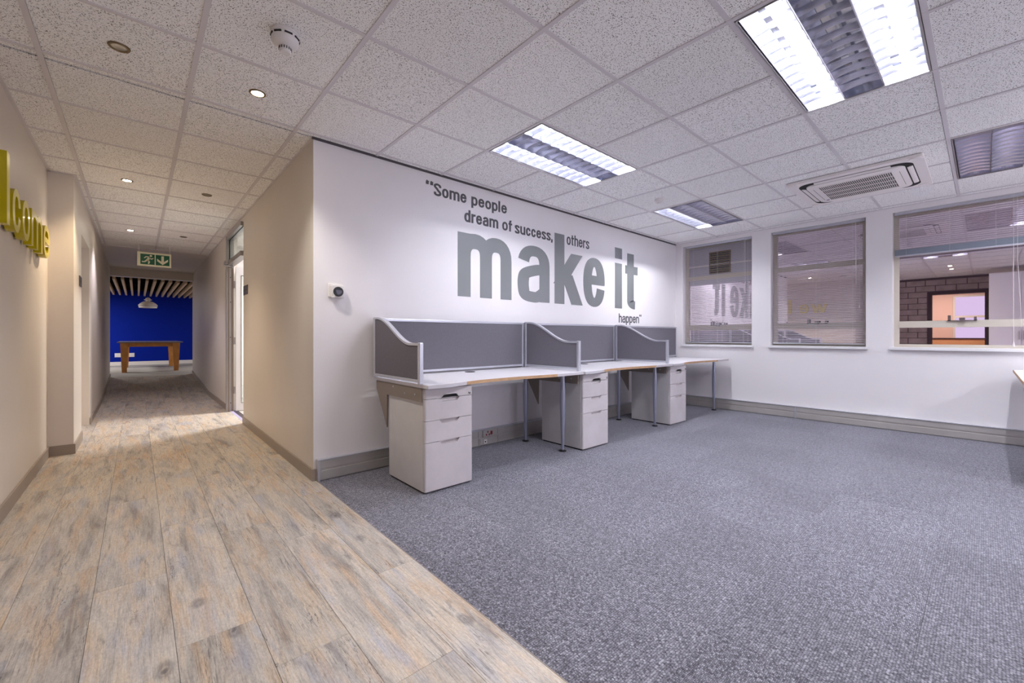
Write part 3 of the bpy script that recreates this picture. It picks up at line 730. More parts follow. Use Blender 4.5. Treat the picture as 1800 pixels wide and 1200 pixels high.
# ------------------------------------------------------------ desks
def smooth01(t): t = max(0, min(1, t)); return t*t*(3-2*t)
def front(u):      # front edge of the wave desktop, u from the left end
    a = 2.43 + .075*smooth01((u-.12)/.42)
    b_ = -.055*smooth01((u-.80)/.50)
    return a + b_
DW = 1.64
def desk(x0, label, end_cut=None, first=False):
    t = thing('wave_desk', label, 'desk', (x0, 0, 0), 0, 'desks along the quote wall')
    us = [DW*i/32 for i in range(33)]
    pts = [(u, front(u)) for u in us] + [(DW-.001, 3.225), (0, 3.225)]
    pts[0] = (.0, front(0)); pts[32] = (DW-.002, front(DW))
    b2 = bmesh.new(); prism(b2, pts, 'z', .716, .740); obj('desktop', b2, M['desk'], t)
    def band(u0, u1, name, m):
        b3 = bmesh.new(); k = 20; A = [(u0+(u1-u0)*i/k) for i in range(k+1)]
        prism(b3, [(u, front(u)-.003) for u in A] + [(u, front(u)+.002) for u in A[::-1]], 'z', .7165, .7395); obj(name, b3, m, t)
    band(0.0, .34, 'edge_band', M['edge_g']); band(.34, 1.28, 'tan_edge_band', M['edge']); band(1.28, DW-.002, 'edge_band', M['edge_g'])  # tan along the middle, grey towards both ends
    # left end frame: side beam with a swept rear foot
    b2 = bmesh.new(); prism(b2, [(2.52, .62), (2.52, .714), (3.225, .714), (3.225, .655), (3.12, .50), (3.04, .37), (3.035, .62)], 'x', .0, .012)
    obj('end_frame', b2, M['shaded_beige_metal'], t)
    for y, z in ((2.60, .665), (2.75, .66), (2.93, .69)):
        b3 = bmesh.new(); lathe(b3, [(.007, 0), (.007, .003), (.003, .004)], n=10); b3.transform(Matrix.Translation((.0, y, z)) @ Matrix.Rotation(-PI/2, 4, 'Y')); obj('screw', b3, M['rail'], t)
    # beam under the top, cable port
    B('support_beam', [(.02, 2.82, .68, DW-.05, 2.86, .714)], M['shaded_beige_metal'], t)
    b2 = bmesh.new(); lathe(b2, [(.040, .640), (.043, .690), (.046, .716)], n=18); obj('cable_port', b2, M['white'], t, (.84, 3.10, 0), smooth=True)
    b2 = bmesh.new(); lathe(b2, [(.048, .740), (.048, .7425), (.040, .7435)], n=20); obj('port_cap', b2, M['dark'], t, (.84, 3.12, 0))
    for y in (2.605, 3.105):
        b2 = bmesh.new()
        lathe(b2, [(.0195, .714), (.0195, .66), (.020, .655), (.0245, .56), (.0255, .48), (.024, .38), (.019, .22), (.0145, .10), (.013, .010)], n=18)
        lg = obj('leg', b2, M['leg'], t, (1.525, y, 0), smooth=True)
        b2 = bmesh.new(); lathe(b2, [(.034, 0), (.036, .004), (.030, .010), (.014, .014)], n=18); obj('foot', b2, M['black'], lg, smooth=True)
    B('leg_plate', [(1.48, 2.58, .706, 1.57, 3.14, .7155)], M['leg'], t)
    return t
DX = [1.425, 3.065, 4.705]
desk(DX[0], 'white wave-fronted desk nearest the corridor, first of the row')
desk(DX[1], 'middle white wave-fronted desk of the row under the quote')
desk(DX[2], 'far white wave-fronted desk reaching the window wall corner')
# desk screens
def rear_screen(x0, x1, label):
    t = thing('desk_screen', label, 'screen', ((x0+x1)/2, 3.247, .742), 0, 'rear screens of the desks')
    hw = (x1-x0)/2
    B('screen_panel', [(-hw+.022, -.010, .030, hw-.022, .010, .448)], M['fabric'], t)
    B('top_rail', [(-hw, -.014, .446, hw, .014, .468)], M['rail'], t, bev=.003)
    B('bottom_rail', [(-hw, -.013, .012, hw, .013, .032)], M['rail'], t, bev=.002)
    for s in (-1, 1): B('end_post', [(min(s*hw, s*(hw-.024)), -.015, .0, max(s*hw, s*(hw-.024)), .015, .466)], M['rail'], t, bev=.004)
rear_screen(DX[0]-.01, DX[1]-.018, 'long grey fabric screen behind the first desk')
rear_screen(DX[1]-.006, DX[2]-.018, 'long grey fabric screen behind the middle desk')
rear_screen(DX[2]-.006, 6.36, 'long grey fabric screen behind the far desk')
def side_screen(x, label):
    t = thing('side_screen', label, 'screen', (x, 0, .742), 0, 'curved side screens of the desks')
    def ztop(y):
        return .272 + .196*smooth01((y-2.62)/(3.16-2.62))
    ys_ = [2.515 + (3.20-2.515)*i/28 for i in range(29)]
    b2 = bmesh.new(); prism(b2, [(y, ztop(y)-.008) for y in ys_] + [(3.20, .03), (2.515, .03)], 'x', -.011, .011); obj('screen_panel', b2, M['fabric'], t)
    b2 = bmesh.new(); prism(b2, [(y, ztop(y)+.004) for y in ys_] + [(y, ztop(y)-.012) for y in ys_[::-1]], 'x', -.016, .016); obj('curved_top_rail', b2, M['rail'], t)
    B('bottom_rail', [(-.013, 2.515, .012, .013, 3.20, .032)], M['rail'], t, bev=.002)
    B('front_post', [(-.016, 2.492, .0, .016, 2.520, .280)], M['rail'], t, bev=.005)
    B('rear_post', [(-.016, 3.196, .0, .016, 3.224, .474)], M['rail'], t, bev=.005)
side_screen(DX[0]-.012, 'grey screen with sloping silver edge at the corridor end of the row')
side_screen(DX[1]-.004, 'grey screen with sloping silver edge between first and middle desks')
side_screen(DX[2]-.004, 'grey screen with sloping silver edge between middle and far desks')

# ------------------------------------------------------------ pedestals
def pedestal(x, y, label, rz=0, group='grey drawer pedestals'):
    t = thing('drawer_pedestal', label, 'drawer unit', (x, y, 0), rz, group)
    w2, d, top = .2, .53, .708
    B('carcass', [(-w2, .022, .012, w2, d, top)], M['ped'], t, bev=.003)
    B('plinth', [(-w2+.01, .03, 0, w2-.01, d-.01, .014)], M['dark'], t)
    zs = [(.640, .706), (.492, .637), (.345, .489), (.014, .342)]
    for k, (a, b_) in enumerate(zs):
        b2 = bmesh.new()
        xi = w2-.002; hw1, hw2, dd = .085, .062, .024
        if k == 0:
            out = [(-xi, a), (-.075, a), (-.055, a+.020), (.055, a+.020), (.075, a), (xi, a), (xi, b_), (-xi, b_)]
        else:
            out = [(-xi, a), (xi, a), (xi, b_), (hw1, b_), (hw2, b_-dd), (-hw2, b_-dd), (-hw1, b_), (-xi, b_)]
        fs = prism(b2, out, 'y', .0, .022)
        # soft vertical front corners
        es = [e for e in b2.edges if abs(e.verts[0].co.y) < 1e-4 and abs(e.verts[1].co.y) < 1e-4 and abs(abs(e.verts[0].co.x)-xi) < 1e-4 and abs(abs(e.verts[1].co.x)-xi) < 1e-4 and abs(e.verts[0].co.x-e.verts[1].co.x) < 1e-4]
        bmesh.ops.bevel(b2, geom=es, offset=.014, segments=4, profile=.5, affect='EDGES')
        dw = obj('drawer', b2, M['ped_f'], t)
        if k == 0:
            B('handle_recess', [(-.072, .006, a, .072, .020, a+.022)], M['dark'], dw)
            b3 = bmesh.new(); tube(b3, [(-.072, -.002, a+.004), (-.055, -.007, a+.0225), (-.03, -.009, a+.026), (.03, -.009, a+.026), (.055, -.007, a+.0225), (.072, -.002, a+.004)], .0035, 8); obj('handle', b3, M['ped_f'], dw, smooth=True)
            b3 = bmesh.new(); lathe(b3, [(.0095, 0), (.0095, .006), (.006, .008)], n=14); b3.transform(Matrix.Translation((w2-.03, .002, a+.018)) @ Matrix.Rotation(PI/2, 4, 'X')); obj('lock', b3, M['stay'], dw)
        else:
            b3 = bmesh.new()
            # sloped scoop behind the notch
            vs = [b3.verts.new(p) for p in ((-hw1, .021, b_-.001), (hw1, .021, b_-.001), (hw2, .001, b_-dd), (-hw2, .001, b_-dd), (-hw2*.9, .021, b_-dd+.004), (hw2*.9, .021, b_-dd+.004))]
            b3.faces.new((vs[3], vs[2], vs[5], vs[4])); b3.faces.new((vs[0], vs[3], vs[4])); b3.faces.new((vs[1], vs[5], vs[2])); b3.faces.new((vs[0], vs[4], vs[5], vs[1]))
            obj('finger_scoop', b3, M['ped_f'], dw)
    return t
pedestal(1.637, 2.495, 'scuffed grey four-drawer pedestal under the desk nearest the corridor')
pedestal(3.29, 2.48, 'grey four-drawer pedestal under the left of the middle desk')
pedestal(4.945, 2.49, 'grey four-drawer pedestal under the left of the far desk')
# opposite row: one desk pokes in at the right edge of the frame
t = thing('office_desk', 'white desk cut off by the right edge of the photo', 'desk', (0, 0, 0))
B('desktop', [(4.74, -.98, .716, 6.36, -.185, .740)], M['desk'], t, bev=.002)
B('edge_band', [(4.74, -.1855, .7165, 6.36, -.1825, .7395)], M['edge'], t)
B('leg', [(6.28, -.90, 0, 6.32, -.86, .716)], M['leg'], t); B('leg', [(6.28, -.34, 0, 6.32, -.30, .716)], M['leg'], t)
B('end_frame', [(4.75, -.95, 0, 4.77, -.25, .716)], M['shaded_beige_metal'], t)
pedestal(5.0, -.205, 'grey drawer pedestal cut off by the right edge of the photo', rz=PI)

# ------------------------------------------------------------ recessed louvre lights
def area(name, loc, sx, sy, power, color, parent, spread=PI):
    l = bpy.data.lights.new(name, 'AREA'); l.shape = 'RECTANGLE'; l.size = sx; l.size_y = sy; l.energy = power; l.color = color
    l.spread = spread
    o = bpy.data.objects.new(name, l); COL.objects.link(o); o.location = loc; o.parent = parent
    return o
bay_w = .186
def blade_mesh():
    bm = bmesh.new()
    n = 10; d = .044
    hw = bay_w/2-.004
    # wedge blade: thin bottom edge, flaring to the top, with an arched bottom
    sec = []
    for i in range(n+1):
        y = -hw + 2*hw*i/n
        zb = .004 + .010*(1-(y/hw)**2)
        sec.append([bm.verts.new((-.0012, y, zb)), bm.verts.new((.0012, y, zb)), bm.verts.new((.0075, y, d)), bm.verts.new((-.0075, y, d))])
    for a, b_ in zip(sec, sec[1:]):
        for k in range(4): bm.faces.new((a[k], a[(k+1) % 4], b_[(k+1) % 4], b_[k]))
    bm.faces.new(sec[0]); bm.faces.new(sec[-1])
    return bm
blade0 = None; refl0 = None
def fixture(i, j, lit, label, k_p=1.0):
    global blade0, refl0
    x0 = GX + PITCH*i; y0 = GY + PITCH*(j-1); x1 = x0+2*PITCH; y1 = y0+PITCH
    cx, cy = (x0+x1)/2, (y0+y1)/2
    t = thing('ceiling_light', label, 'ceiling light', (cx, cy, CZ), 0, 'recessed louvre lights')
    L2, W2 = PITCH-.016, PITCH/2-.016
    B('housing', [(-L2, -W2, .105, L2, W2, .115), (-L2, -W2, 0.0, L2, -W2+.004, .105), (-L2, W2-.004, 0.0, L2, W2, .105), (-L2, -W2, 0.0, -L2+.004, W2, .105), (L2-.004, -W2, 0.0, L2, W2, .105)], M['mirror'], t)
    B('frame', [(-L2-.002, -W2-.002, -.003, L2+.002, -W2+.006, .004), (-L2-.002, W2-.006, -.003, L2+.002, W2+.002, .004), (-L2-.002, -W2, -.003, -L2+.006, W2, .004), (L2-.006, -W2, -.003, L2+.002, W2, .004)], M['alu'], t)
    for k in range(3):
        yb = -W2+.007 + bay_w*(k+.5)
        # curved reflector walls of the bay
        for s_ in (-1, 1):
            if refl0 is None:
                bm = bmesh.new(); pr_ = []
                for a in range(7):
                    u = a/6; pr_.append((.5*bay_w - .004 - .030*u**1.9, .004 + .098*u))
                outl = pr_ + [(bay_w/2-.0005, .102), (bay_w/2-.0005, .002)]
                prism(bm, outl, 'x', -L2+.006, L2-.006)
                refl0 = obj('bay_reflector', bm, M['mirror'], t, (0, yb, 0), smooth=True); r_ = refl0
            else: r_ = inst(refl0, (0, yb, 0), t)
            if s_ < 0: r_.rotation_euler = (0, 0, PI)
            else: r_.rotation_euler = (0, 0, 0)
        nb = 11
        for q_ in range(nb):
            x = -L2 + 2*L2*(q_+1)/(nb+1)
            if blade0 is None: blade0 = obj('louvre_blade', blade_mesh(), M['mirror'], t, (x, yb, 0), smooth=True)
            else: inst(blade0, (x, yb, 0), t)
        on = k in lit
        bm = bmesh.new(); tube(bm, [(-L2+.03, 0, 0), (L2-.03, 0, 0)], .013, 12)
        obj('fluorescent_tube', bm, M['tube'] if on else M['tube_off'], t, (0, yb, .076))
        if on: area('tube_glow', (0, yb, .0615), 2*L2-.08, .026, P_TUBE*k_p, COOL, t)
    return t
fixture(3, 1, (0, 2), 'brightest recessed louvre light, largest at the top right')
fixture(3, 4, (0, 2), 'recessed louvre light above the word make on the quote wall', .42)
fixture(7, 4, (2,), 'recessed louvre light farthest away, near the small window and detector', 1.25)
fixture(7, 0, (0,), 'recessed louvre light cut off by the right edge, above the widest window', 1.5)
fixture(3, -3, (), 'recessed louvre light behind the photographer, nearer the corridor')
fixture(7, -4, (0, 1, 2), 'unseen recessed louvre light added behind the photographer, nearer the windows')  # added out of view, lit to brighten the window wall and ceiling

# ------------------------------------------------------------ downlights
def spot(name, loc, power, color, parent, ang=110, blend=.8, rad=.025):
    l = bpy.data.lights.new(name, 'SPOT'); l.energy = power; l.color = color; l.spot_size = math.radians(ang); l.spot_blend = blend; l.shadow_soft_size = rad
    o = bpy.data.objects.new(name, l); COL.objects.link(o); o.location = loc; o.parent = parent; return o
def downlight(x, y, on, label, col=WARM, p=P_SPOT, r=.042):
    t = thing('downlight', label, 'downlight', (x, y, CZ+.0035), 0, 'round corridor downlights')
    b2 = bmesh.new(); lathe(b2, [(r*.74, .002), (r*.78, -.004), (r, -.0045), (r*1.06, -.001), (r*1.06, .001)], n=28, caps=False); obj('trim_ring', b2, M['brass'], t, smooth=True)
    b2 = bmesh.new(); lathe(b2, [(r*.76, -.001), (r*.5, -.0025), (.004, -.003)], n=22); obj('bulb', b2, M['bulb'] if on else M['bulb_off'], t, smooth=True)
    if on: spot('lamp_glow', (0, 0, -.03), p, col, t)
    return t
downlight(-.068, 2.915, False, 'unlit brass-rimmed downlight, upper left, nearest the camera')
downlight(.542, 2.915, True, 'brightly lit downlight beside the smoke detector', (1, .93, .85), P_SPOT*.8)
downlight(-.070, 5.36, True, 'lit warm downlight level with the welcome sign')
downlight(.540, 5.36, False, 'unlit downlight level with the welcome sign, on the right')
downlight(-.070, 7.85, True, 'lit downlight farthest down the corridor', (.97, .90, 1.0), P_SPOT*.8)
downlight(.510, 7.85, False, 'unlit downlight farthest down the corridor')

for k_, (x_, y_) in enumerate(((-.07, .48), (.54, .48), (-.07, -1.95), (.54, -1.95))):  # unseen downlights added to brighten the foreground planks
    downlight(x_, y_, True, ['added warm downlight over the walkway, out of view, left', 'added warm downlight over the walkway, out of view, right', 'added warm downlight near the rear wall, out of view, left', 'added warm downlight near the rear wall, out of view, right'][k_], (1, .94, .85), P_SPOT*.32)
# ------------------------------------------------------------ detectors
t = thing('smoke_detector', 'white two-tier smoke detector on the ceiling beside the bright downlight', 'smoke detector', (.535, 2.25, CZ+.0035))
b2 = bmesh.new(); lathe(b2, [(.062, 0), (.064, -.012), (.060, -.016)], n=32); obj('base_plate', b2, M['white'], t, smooth=True)
b2 = bmesh.new(); lathe(b2, [(.060, -.015), (.060, -.046), (.052, -.058), (.030, -.068)], n=32); obj('body', b2, M['white'], t, smooth=True)
for k in range(8):
    a = 2*PI*k/8
    b3 = bmesh.new(); box(b3, -.004, -.017, -.004, .004, .017, .004, bev=.001); b3.transform(Matrix.Translation((.0585*math.cos(a), .0585*math.sin(a), -.027)) @ Matrix.Rotation(a, 4, 'Z')); obj('air_slot', b3, M['dark'], t)
b2 = bmesh.new(); lathe(b2, [(.027, -.066), (.027, -.088), (.022, -.095), (.004, -.096)], n=24); obj('sensor_head', b2, M['white'], t, smooth=True)
for k in range(16):
    a = 2*PI*k/16
    b3 = bmesh.new(); box(b3, -.0015, -.0018, -.006, .0015, .0018, .006); b3.transform(Matrix.Translation((.0272*math.cos(a), .0272*math.sin(a), -.078)) @ Matrix.Rotation(a, 4, 'Z')); obj('sensor_slot', b3, M['dark'], t)
t = thing('smoke_detector', 'small round detector on the ceiling by the farthest louvre light', 'smoke detector', (4.17, 2.31, CZ+.0035))
b2 = bmesh.new(); lathe(b2, [(.052, 0), (.054, -.012), (.048, -.026), (.036, -.034)], n=28); obj('base_plate', b2, M['white'], t, smooth=True)
b2 = bmesh.new(); lathe(b2, [(.026, -.032), (.024, -.048), (.004, -.050)], n=20); obj('sensor_head', b2, M['white'], t, smooth=True)

# ------------------------------------------------------------ air conditioning cassette
t = thing('air_conditioner', 'white ceiling cassette air conditioner with a square slotted grille', 'air conditioner', (AC[0], AC[1], CZ))
def rrect(hw, hh, r, n=8):
    out = []
    for cx_, cy_, a0 in ((hw-r, hh-r, 0), (-hw+r, hh-r, 90), (-hw+r, -hh+r, 180), (hw-r, -hh+r, 270)):
        for i in range(n+1):
            a = math.radians(a0+90*i/n); out.append((cx_+r*math.cos(a), cy_+r*math.sin(a)))
    return out
b2 = bmesh.new(); prism(b2, rrect(.475, .475, .012, 3), 'z', -.022, .0); obj('face_plate', b2, M['ac'], t)
b2 = bmesh.new(); prism(b2, rrect(.405, .405, .10), 'z', -.0235, -.020); obj('air_slot', b2, M['dark'], t)
b2 = bmesh.new(); prism(b2, rrect(.352, .352, .075), 'z', -.036, -.020)
es = [e for e in b2.edges if all(v.co.z < -.035 for v in e.verts)]
bmesh.ops.bevel(b2, geom=es, offset=.008, segments=3, profile=.5, affect='EDGES'); obj('centre_panel', b2, M['ac'], t, smooth=True)
for k in range(4):
    b3 = bmesh.new()
    prism(b3, [(.398, -.024), (.388, -.030), (.366, -.033), (.362, -.030), (.380, -.024)], 'y', -.27, .27); b3.transform(Matrix.Rotation(k*PI/2, 4, 'Z')); obj('air_flap', b3, M['ac'], t)
for k in range(4):   # round corner covers
    a = PI/4 + k*PI/2
    b3 = bmesh.new(); lathe(b3, [(.047, -.0225), (.047, -.0285), (.042, -.031)], n=24); b3.transform(Matrix.Translation((.425*math.copysign(1, math.cos(a)), .425*math.copysign(1, math.sin(a)), 0))); obj('corner_cover', b3, M['ac'], t)
B('grille_back', [(-.262, -.262, -.0375, .262, .262, -.0355)], M['black'], t)
for k in range(5):
    x = -.262 + .131*k
    B('grille_rib', [(x-.005, -.266, -.041, x+.005, .266, -.037)], M['ac'], t)
b2 = bmesh.new(); box(b2, -.262, -.0022, -.0395, .262, .0022, -.037); gb = None
for k in range(37):
    y = -.262 + .524*k/36
    if gb is None: gb = obj('grille_bar', b2, M['ac'], t, (0, y, 0))
    else: inst(gb, (0, y, 0), t)
for y in (-.31, .31):
    B('panel_seam', [(-.22, y-.0012, -.0366, .24, y+.0012, -.0355)], M['dark'], t)
B('small_badge', [(.24, .275, -.0375, .262, .30, -.0355)], plain('badge_blue', (60, 70, 130), .4), t)

# ------------------------------------------------------------ thermostat
t = thing('thermostat', 'white square wall thermostat with a round black dial', 'thermostat', (1.135, YW, 1.405))
B('back_plate', [(-.062, -.010, -.045, .045, .0, .058)], M['white'], t, bev=.003)
B('body', [(-.042, -.034, -.050, .048, -.010, .042)], M['white'], t, bev=.003)
b2 = bmesh.new(); lathe(b2, [(.037, 0), (.037, .006), (.034, .010), (.008, .0102)], n=32); b2.transform(Matrix.Translation((.003, -.034, -.003)) @ Matrix.Rotation(PI/2, 4, 'X')); obj('dial', b2, M['black'], t, smooth=True)
b2 = bmesh.new(); prism(b2, [(-.018, .010), (.026, .007), (.026, -.012), (.010, -.024), (-.004, -.026), (-.014, -.014)], 'y', -.0455, -.0440); obj('display', b2, M['plaque'], t)

# ------------------------------------------------------------ corridor: doors, plaques, exit sign
# left doorway with its closed leaf set back
d1 = B('door_1', [(XP-.17, 6.24, .004, XP-.13, 7.14, 2.09)], M['wall_warm'], kind=ST)
B('door_frame', [(XP-.19, 6.21, 0, XP-.10, 6.24, 2.12), (XP-.19, 7.14, 0, XP-.10, 7.17, 2.12), (XP-.19, 6.21, 2.09, XP-.10, 7.17, 2.12)], M['skirt'], d1)
B('door_back', [(XP-.24, 6.2, 0, XP-.19, 7.18, 2.14)], M['skirt'], d1)
b2 = bmesh.new(); tube(b2, [(XP-.13, 6.33, 1.02), (XP-.085, 6.33, 1.02), (XP-.085, 6.45, 1.02)], .008, 8); obj('door_handle', b2, M['stay'], d1)
# right doorway: aluminium frame with a glazed fanlight, leaf swung into the office
d2 = B('door_2', [(.94, 7.12, 0, 1.03, 7.175, 2.475), (.985, 6.02, 0, 1.03, 6.06, 2.475), (.945, 6.06, 2.055, 1.03, 7.12, 2.115), (.945, 6.06, 2.425, 1.03, 7.12, 2.475)], M['alu'], kind=ST)
B('fanlight_glass', [(.985, 6.06, 2.115, .991, 7.12, 2.425)], M['clear'], d2)
B('gasket', [(.975, 6.06, 2.113, .983, 7.12, 2.120), (.975, 6.06, 2.418, .983, 7.12, 2.427), (.975, 7.112, 2.115, .983, 7.121, 2.425)], M['black'], d2)
B('frame_stop', [(.962, 7.108, 0, .975, 7.122, 2.055), (1.005, 7.104, 0, 1.02, 7.122, 2.055)], M['skirt'], d2)
for z in (.12, 1.05, 1.55, 1.90):
    b3 = bmesh.new(); lathe(b3, [(.006, 0), (.006, .003), (.002, .004)], n=10); b3.transform(Matrix.Translation((.99, 7.12, z)) @ Matrix.Rotation(PI/2, 4, 'X')); obj('screw', b3, M['dark'], d2)
lf = B('door_leaf', [(1.045, 7.055, .01, 1.11, 7.095, 2.05), (1.80, 7.055, .01, 1.875, 7.095, 2.05), (1.11, 7.055, .01, 1.80, 7.095, .12), (1.11, 7.055, 1.93, 1.80, 7.095, 2.05)], M['whitep'], d2)
B('leaf_glass', [(1.11, 7.072, .12, 1.80, 7.078, 1.93)], M['clear'], lf)
B('glazing_bead', [(1.108, 7.053, .12, 1.113, 7.056, 1.93), (1.11, 7.053, .118, 1.80, 7.056, .123), (1.11, 7.053, 1.927, 1.80, 7.056, 1.934)], M['black'], lf)
for z in (.3, 1.0, 1.8): B('hinge', [(1.028, 7.075, z-.05, 1.047, 7.10, z+.05)], M['alu'], lf)
t = thing('door_closer', 'silver door closer arm at the head of the glazed doorway', 'door closer', (.945, 7.06, 2.085))
B('closer_body', [(-.04, -.10, -.022, .0, .045, .028)], M['alu'], t, bev=.004)
b2 = bmesh.new(); tube(b2, [(-.02, .0, -.022), (-.03, .0, -.035), (-.035, -.05, -.037), (.07, .03, -.037)], .006, 8); obj('closer_arm', b2, M['alu'], t)
t = thing('door_plaque', 'small grey room plaque beside the glazed doorway', 'door sign', (XR, 5.87, 1.616))
B('plate', [(-.006, -.125, -.055, .0, .125, .055)], M['plaque'], t, bev=.001)
for k, (a, b_) in enumerate(((-.09, -.02), (-.01, .06))): B('marking', [(-.0068, a, -.012+.0*k, -.0058, b_, .012)], M['txt_dark'], t)
t = thing('door_plaque', 'small dark room plaque on the pier before the left doorway', 'door sign', (XP, 6.06, 1.617))
B('plate', [(.0, -.11, -.05, .006, .11, .05)], M['plaque'], t, bev=.001)
B('marking', [(.0058, -.07, -.012, .0068, .05, .012)], M['txt_dark'], t)
# exit sign
t = thing('exit_sign', 'green running-man and down-arrow exit sign hanging from the corridor ceiling', 'sign', (0, 8.85, 2.178))
B('sign_box', [(.0, -.009, 0, .417, .009, .222)], M['signw'], t, bev=.003)
for x0 in (.038, .222):
    B('green_panel', [(x0, -.0105, .028, x0+.172, -.009, .192)], M['green'], t)
def strokes(name, segs_, m, parent, y0=-.0125):
    bm = bmesh.new()
    for (a, b_, r0, r1) in segs_:
        dx, dz = b_[0]-a[0], b_[1]-a[1]; l = math.hypot(dx, dz); nx_, nz_ = -dz/l, dx/l
        prism(bm, [(a[0]+nx_*r0, a[1]+nz_*r0), (b_[0]+nx_*r1, b_[1]+nz_*r1), (b_[0]-nx_*r1, b_[1]-nz_*r1), (a[0]-nx_*r0, a[1]-nz_*r0)], 'y', y0, -.0104)
    return obj(name, bm, m, parent)
ox, oz = .038, .028
man = [((.112, .115), (.080, .065), .016, .014), ((.080, .068), (.108, .046), .012, .009), ((.108, .046), (.096, .012), .009, .008),
       ((.078, .066), (.052, .040), .012, .009), ((.054, .040), (.018, .040), .008, .007), ((.108, .118), (.068, .122), .008, .007), ((.070, .124), (.046, .098), .007, .006),
       ((.108, .108), (.138, .086), .008, .007), ((.136, .088), (.156, .106), .006, .006)]
pm = strokes('running_man', [((ox+a[0], oz+a[1]), (ox+b_[0], oz+b_[1]), r0, r1) for a, b_, r0, r1 in man], M['signw'], t)
b2 = bmesh.new(); prism(b2, [(ox+.126+.015*math.cos(2*PI*i/16), oz+.139+.015*math.sin(2*PI*i/16)) for i in range(16)], 'y', -.0125, -.0104); obj('running_man_head', b2, M['signw'], t)
ox = .222
b2 = bmesh.new(); prism(b2, [(ox+.070, oz+.150), (ox+.070, oz+.060), (ox+.018, oz+.105), (ox+.018, oz+.068), (ox+.086, oz+.010), (ox+.154, oz+.068), (ox+.154, oz+.105), (ox+.102, oz+.060), (ox+.102, oz+.150)], 'y', -.0125, -.0104); obj('down_arrow', b2, M['signw'], t)
for x in (.022, .40):
    b2 = bmesh.new(); tube(b2, [(x, 0, .220), (x, 0, CZ-2.178+.004)], .0025, 6); obj('hanging_rod', b2, M['white'], t)

# ------------------------------------------------------------ blue room contents
for k in range(-14, 28):
    x = -.38 + .138*k
    o = B('ceiling_slat', [(x-.021, 12.45, 2.30, x+.021, 17.22, 2.40)], M['slatwood'], None, bev=0) if k == -14 else None
    if o is not None:
        sl0 = o; raft = thing('slatted_ceiling', 'row of pale timber slats hung below the dark ceiling of the blue room', 'ceiling slats', (0, 0, 0)); sl0.parent = raft
    else: inst(sl0, (x - (-.38+.138*-14), 0, 0), raft)
for y in (13.2, 14.8, 16.4): B('cross_batten', [(-2.4, y-.02, 2.40, 3.5, y+.02, 2.665)], M['darkceil'], raft)
t = thing('wooden_table', 'honey oak table with thick tapered legs and a grey top', 'table', (.26, 14.9, RZ))
B('tabletop', [(-.62, -1.22, .715, .62, 1.22, .742)], M['tabletop'], t, bev=.004)
B('apron', [(-.50, -1.12, .62, .50, -1.09, .715), (-.50, 1.09, .62, .50, 1.12, .715), (-.50, -1.12, .62, -.47, 1.12, .715), (.47, -1.12, .62, .50, 1.12, .715)], M['oak'], t)
for sx in (-1, 1):
    for sy in (-1, 1):
        b2 = bmesh.new(); r0, r1 = .075, .045
        tp = [b2.verts.new((sx*.49 + a*r0, sy*1.08 + b_*r0, .715)) for a, b_ in ((-1, -1), (1, -1), (1, 1), (-1, 1))]
        bt = [b2.verts.new((sx*.49 + a*r1, sy*1.08 + b_*r1, 0)) for a, b_ in ((-1, -1), (1, -1), (1, 1), (-1, 1))]
        b2.faces.new(tp); b2.faces.new(bt)
        for i in range(4): b2.faces.new((tp[i], tp[(i+1) % 4], bt[(i+1) % 4], bt[i]))
        obj('leg', b2, M['oak'], t)
t = thing('pendant_lamp', 'white layered pendant lamp hanging above the oak table', 'pendant lamp', (.22, 15.0, 1.83))
b2 = bmesh.new(); lathe(b2, [(.185, .0), (.195, .035), (.185, .05), (.165, .055)], n=28, caps=False); obj('lower_shade', b2, M['pendant'], t, smooth=True)
b2 = bmesh.new(); lathe(b2, [(.205, .055), (.20, .075), (.165, .12), (.10, .165), (.045, .18)], n=28, caps=False); obj('main_shade', b2, M['pendant'], t, smooth=True)
b2 = bmesh.new(); lathe(b2, [(.045, .175), (.04, .195), (.085, .21), (.08, .225), (.035, .235)], n=24, caps=False); obj('upper_collar', b2, M['pendant'], t, smooth=True)
b2 = bmesh.new(); lathe(b2, [(.04, .232), (.058, .25), (.03, .275), (.008, .285)], n=20); obj('cap', b2, M['pendant'], t, smooth=True)
b2 = bmesh.new(); tube(b2, [(0, 0, .28), (0, 0, 2.66-1.83)], .004, 6); obj('cord', b2, M['black'], t)
b2 = bmesh.new(); lathe(b2, [(.15, .03), (.15, .033)], n=24); obj('diffuser', b2, M['pendant'], t)
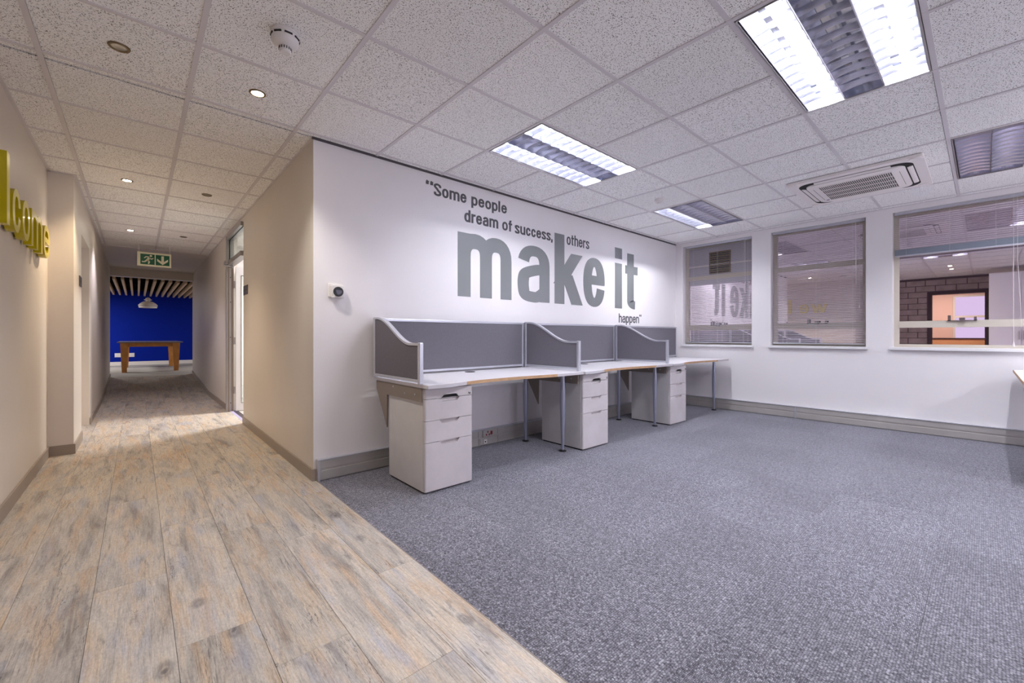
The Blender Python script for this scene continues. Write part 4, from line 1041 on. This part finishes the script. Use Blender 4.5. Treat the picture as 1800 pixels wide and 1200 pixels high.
for k, x in enumerate((-.41, -.15)):
    t = thing('wall_socket', ['white socket plate on the blue wall, left of the table leg', 'white socket plate on the blue wall, right of the left table leg'][k], 'socket', (x, 17.25, .50))
    B('socket_plate', [(-.09, -.012, -.06, .09, 0, .06)], M['white'], t, bev=.004)
    B('socket_module', [(-.045, -.015, -.025, .045, -.011, .025)], M['whitep'], t)
# lamps of the blue room (outside the view; the right one is added to brighten the room)
def panel_lamp(name, label, loc, p, col, s=.5):
    t = thing(name, label, 'ceiling light', loc)
    B('frame', [(-s/2-.02, -s/2-.02, .0, s/2+.02, s/2+.02, .03)], M['white'], t)
    B('diffuser', [(-s/2, -s/2, -.004, s/2, s/2, .0)], M['tube_off'], t)
    area('panel_glow', (0, 0, -.012), s-.02, s-.02, p, col, t)
panel_lamp('panel_light', 'square panel light at the left of the blue room', (-1.7, 15.6, 2.27), 30, (1, .95, .92))
panel_lamp('panel_light', 'unseen square panel light added at the right of the blue room', (2.4, 14.2, 2.27), 15, (1, .95, .95))
panel_lamp('panel_light', 'square panel light on the office ceiling', (2.4, 6.8, 2.57), 60, (1, .97, .95))
panel_lamp('panel_light', 'square panel light on the annex ceiling', (-3.2, .8, 2.57), 30, (1, .9, .8))

# ------------------------------------------------------------ things seen only mirrored in the window glass
t = thing('tall_cabinet', 'tall white two-door cabinet, seen mirrored in the widest window', 'cabinet', (-.62, -.50, 0))
B('body', [(-.27, -.44, 0, .25, .44, 2.40)], M['white'], t)
for s_ in (-1, 1):
    dd_ = B('door', [(.25, min(s_*.002, s_*.436), .06, .27, max(s_*.002, s_*.436), 2.38)], M['whitep'], t, bev=.003)
    B('handle', [(.27, s_*.03-.006, 1.0, .29, s_*.03+.006, 1.18)], M['alu'], dd_)
t = thing('sideboard', 'orange wooden cupboard beyond the brick doorway, seen mirrored', 'cupboard', (-4.25, .15, 0))
B('body', [(-.2, -.9, .0, .2, .9, .99)], M['orange'], t, bev=.004)
B('countertop', [(-.22, -.92, .99, .22, .92, 1.02)], M['brown'], t)
for s_ in (-1, 0, 1): B('door', [(.2, s_*.6-.28, .05, .215, s_*.6+.28, .95)], M['orange'], t, bev=.002)
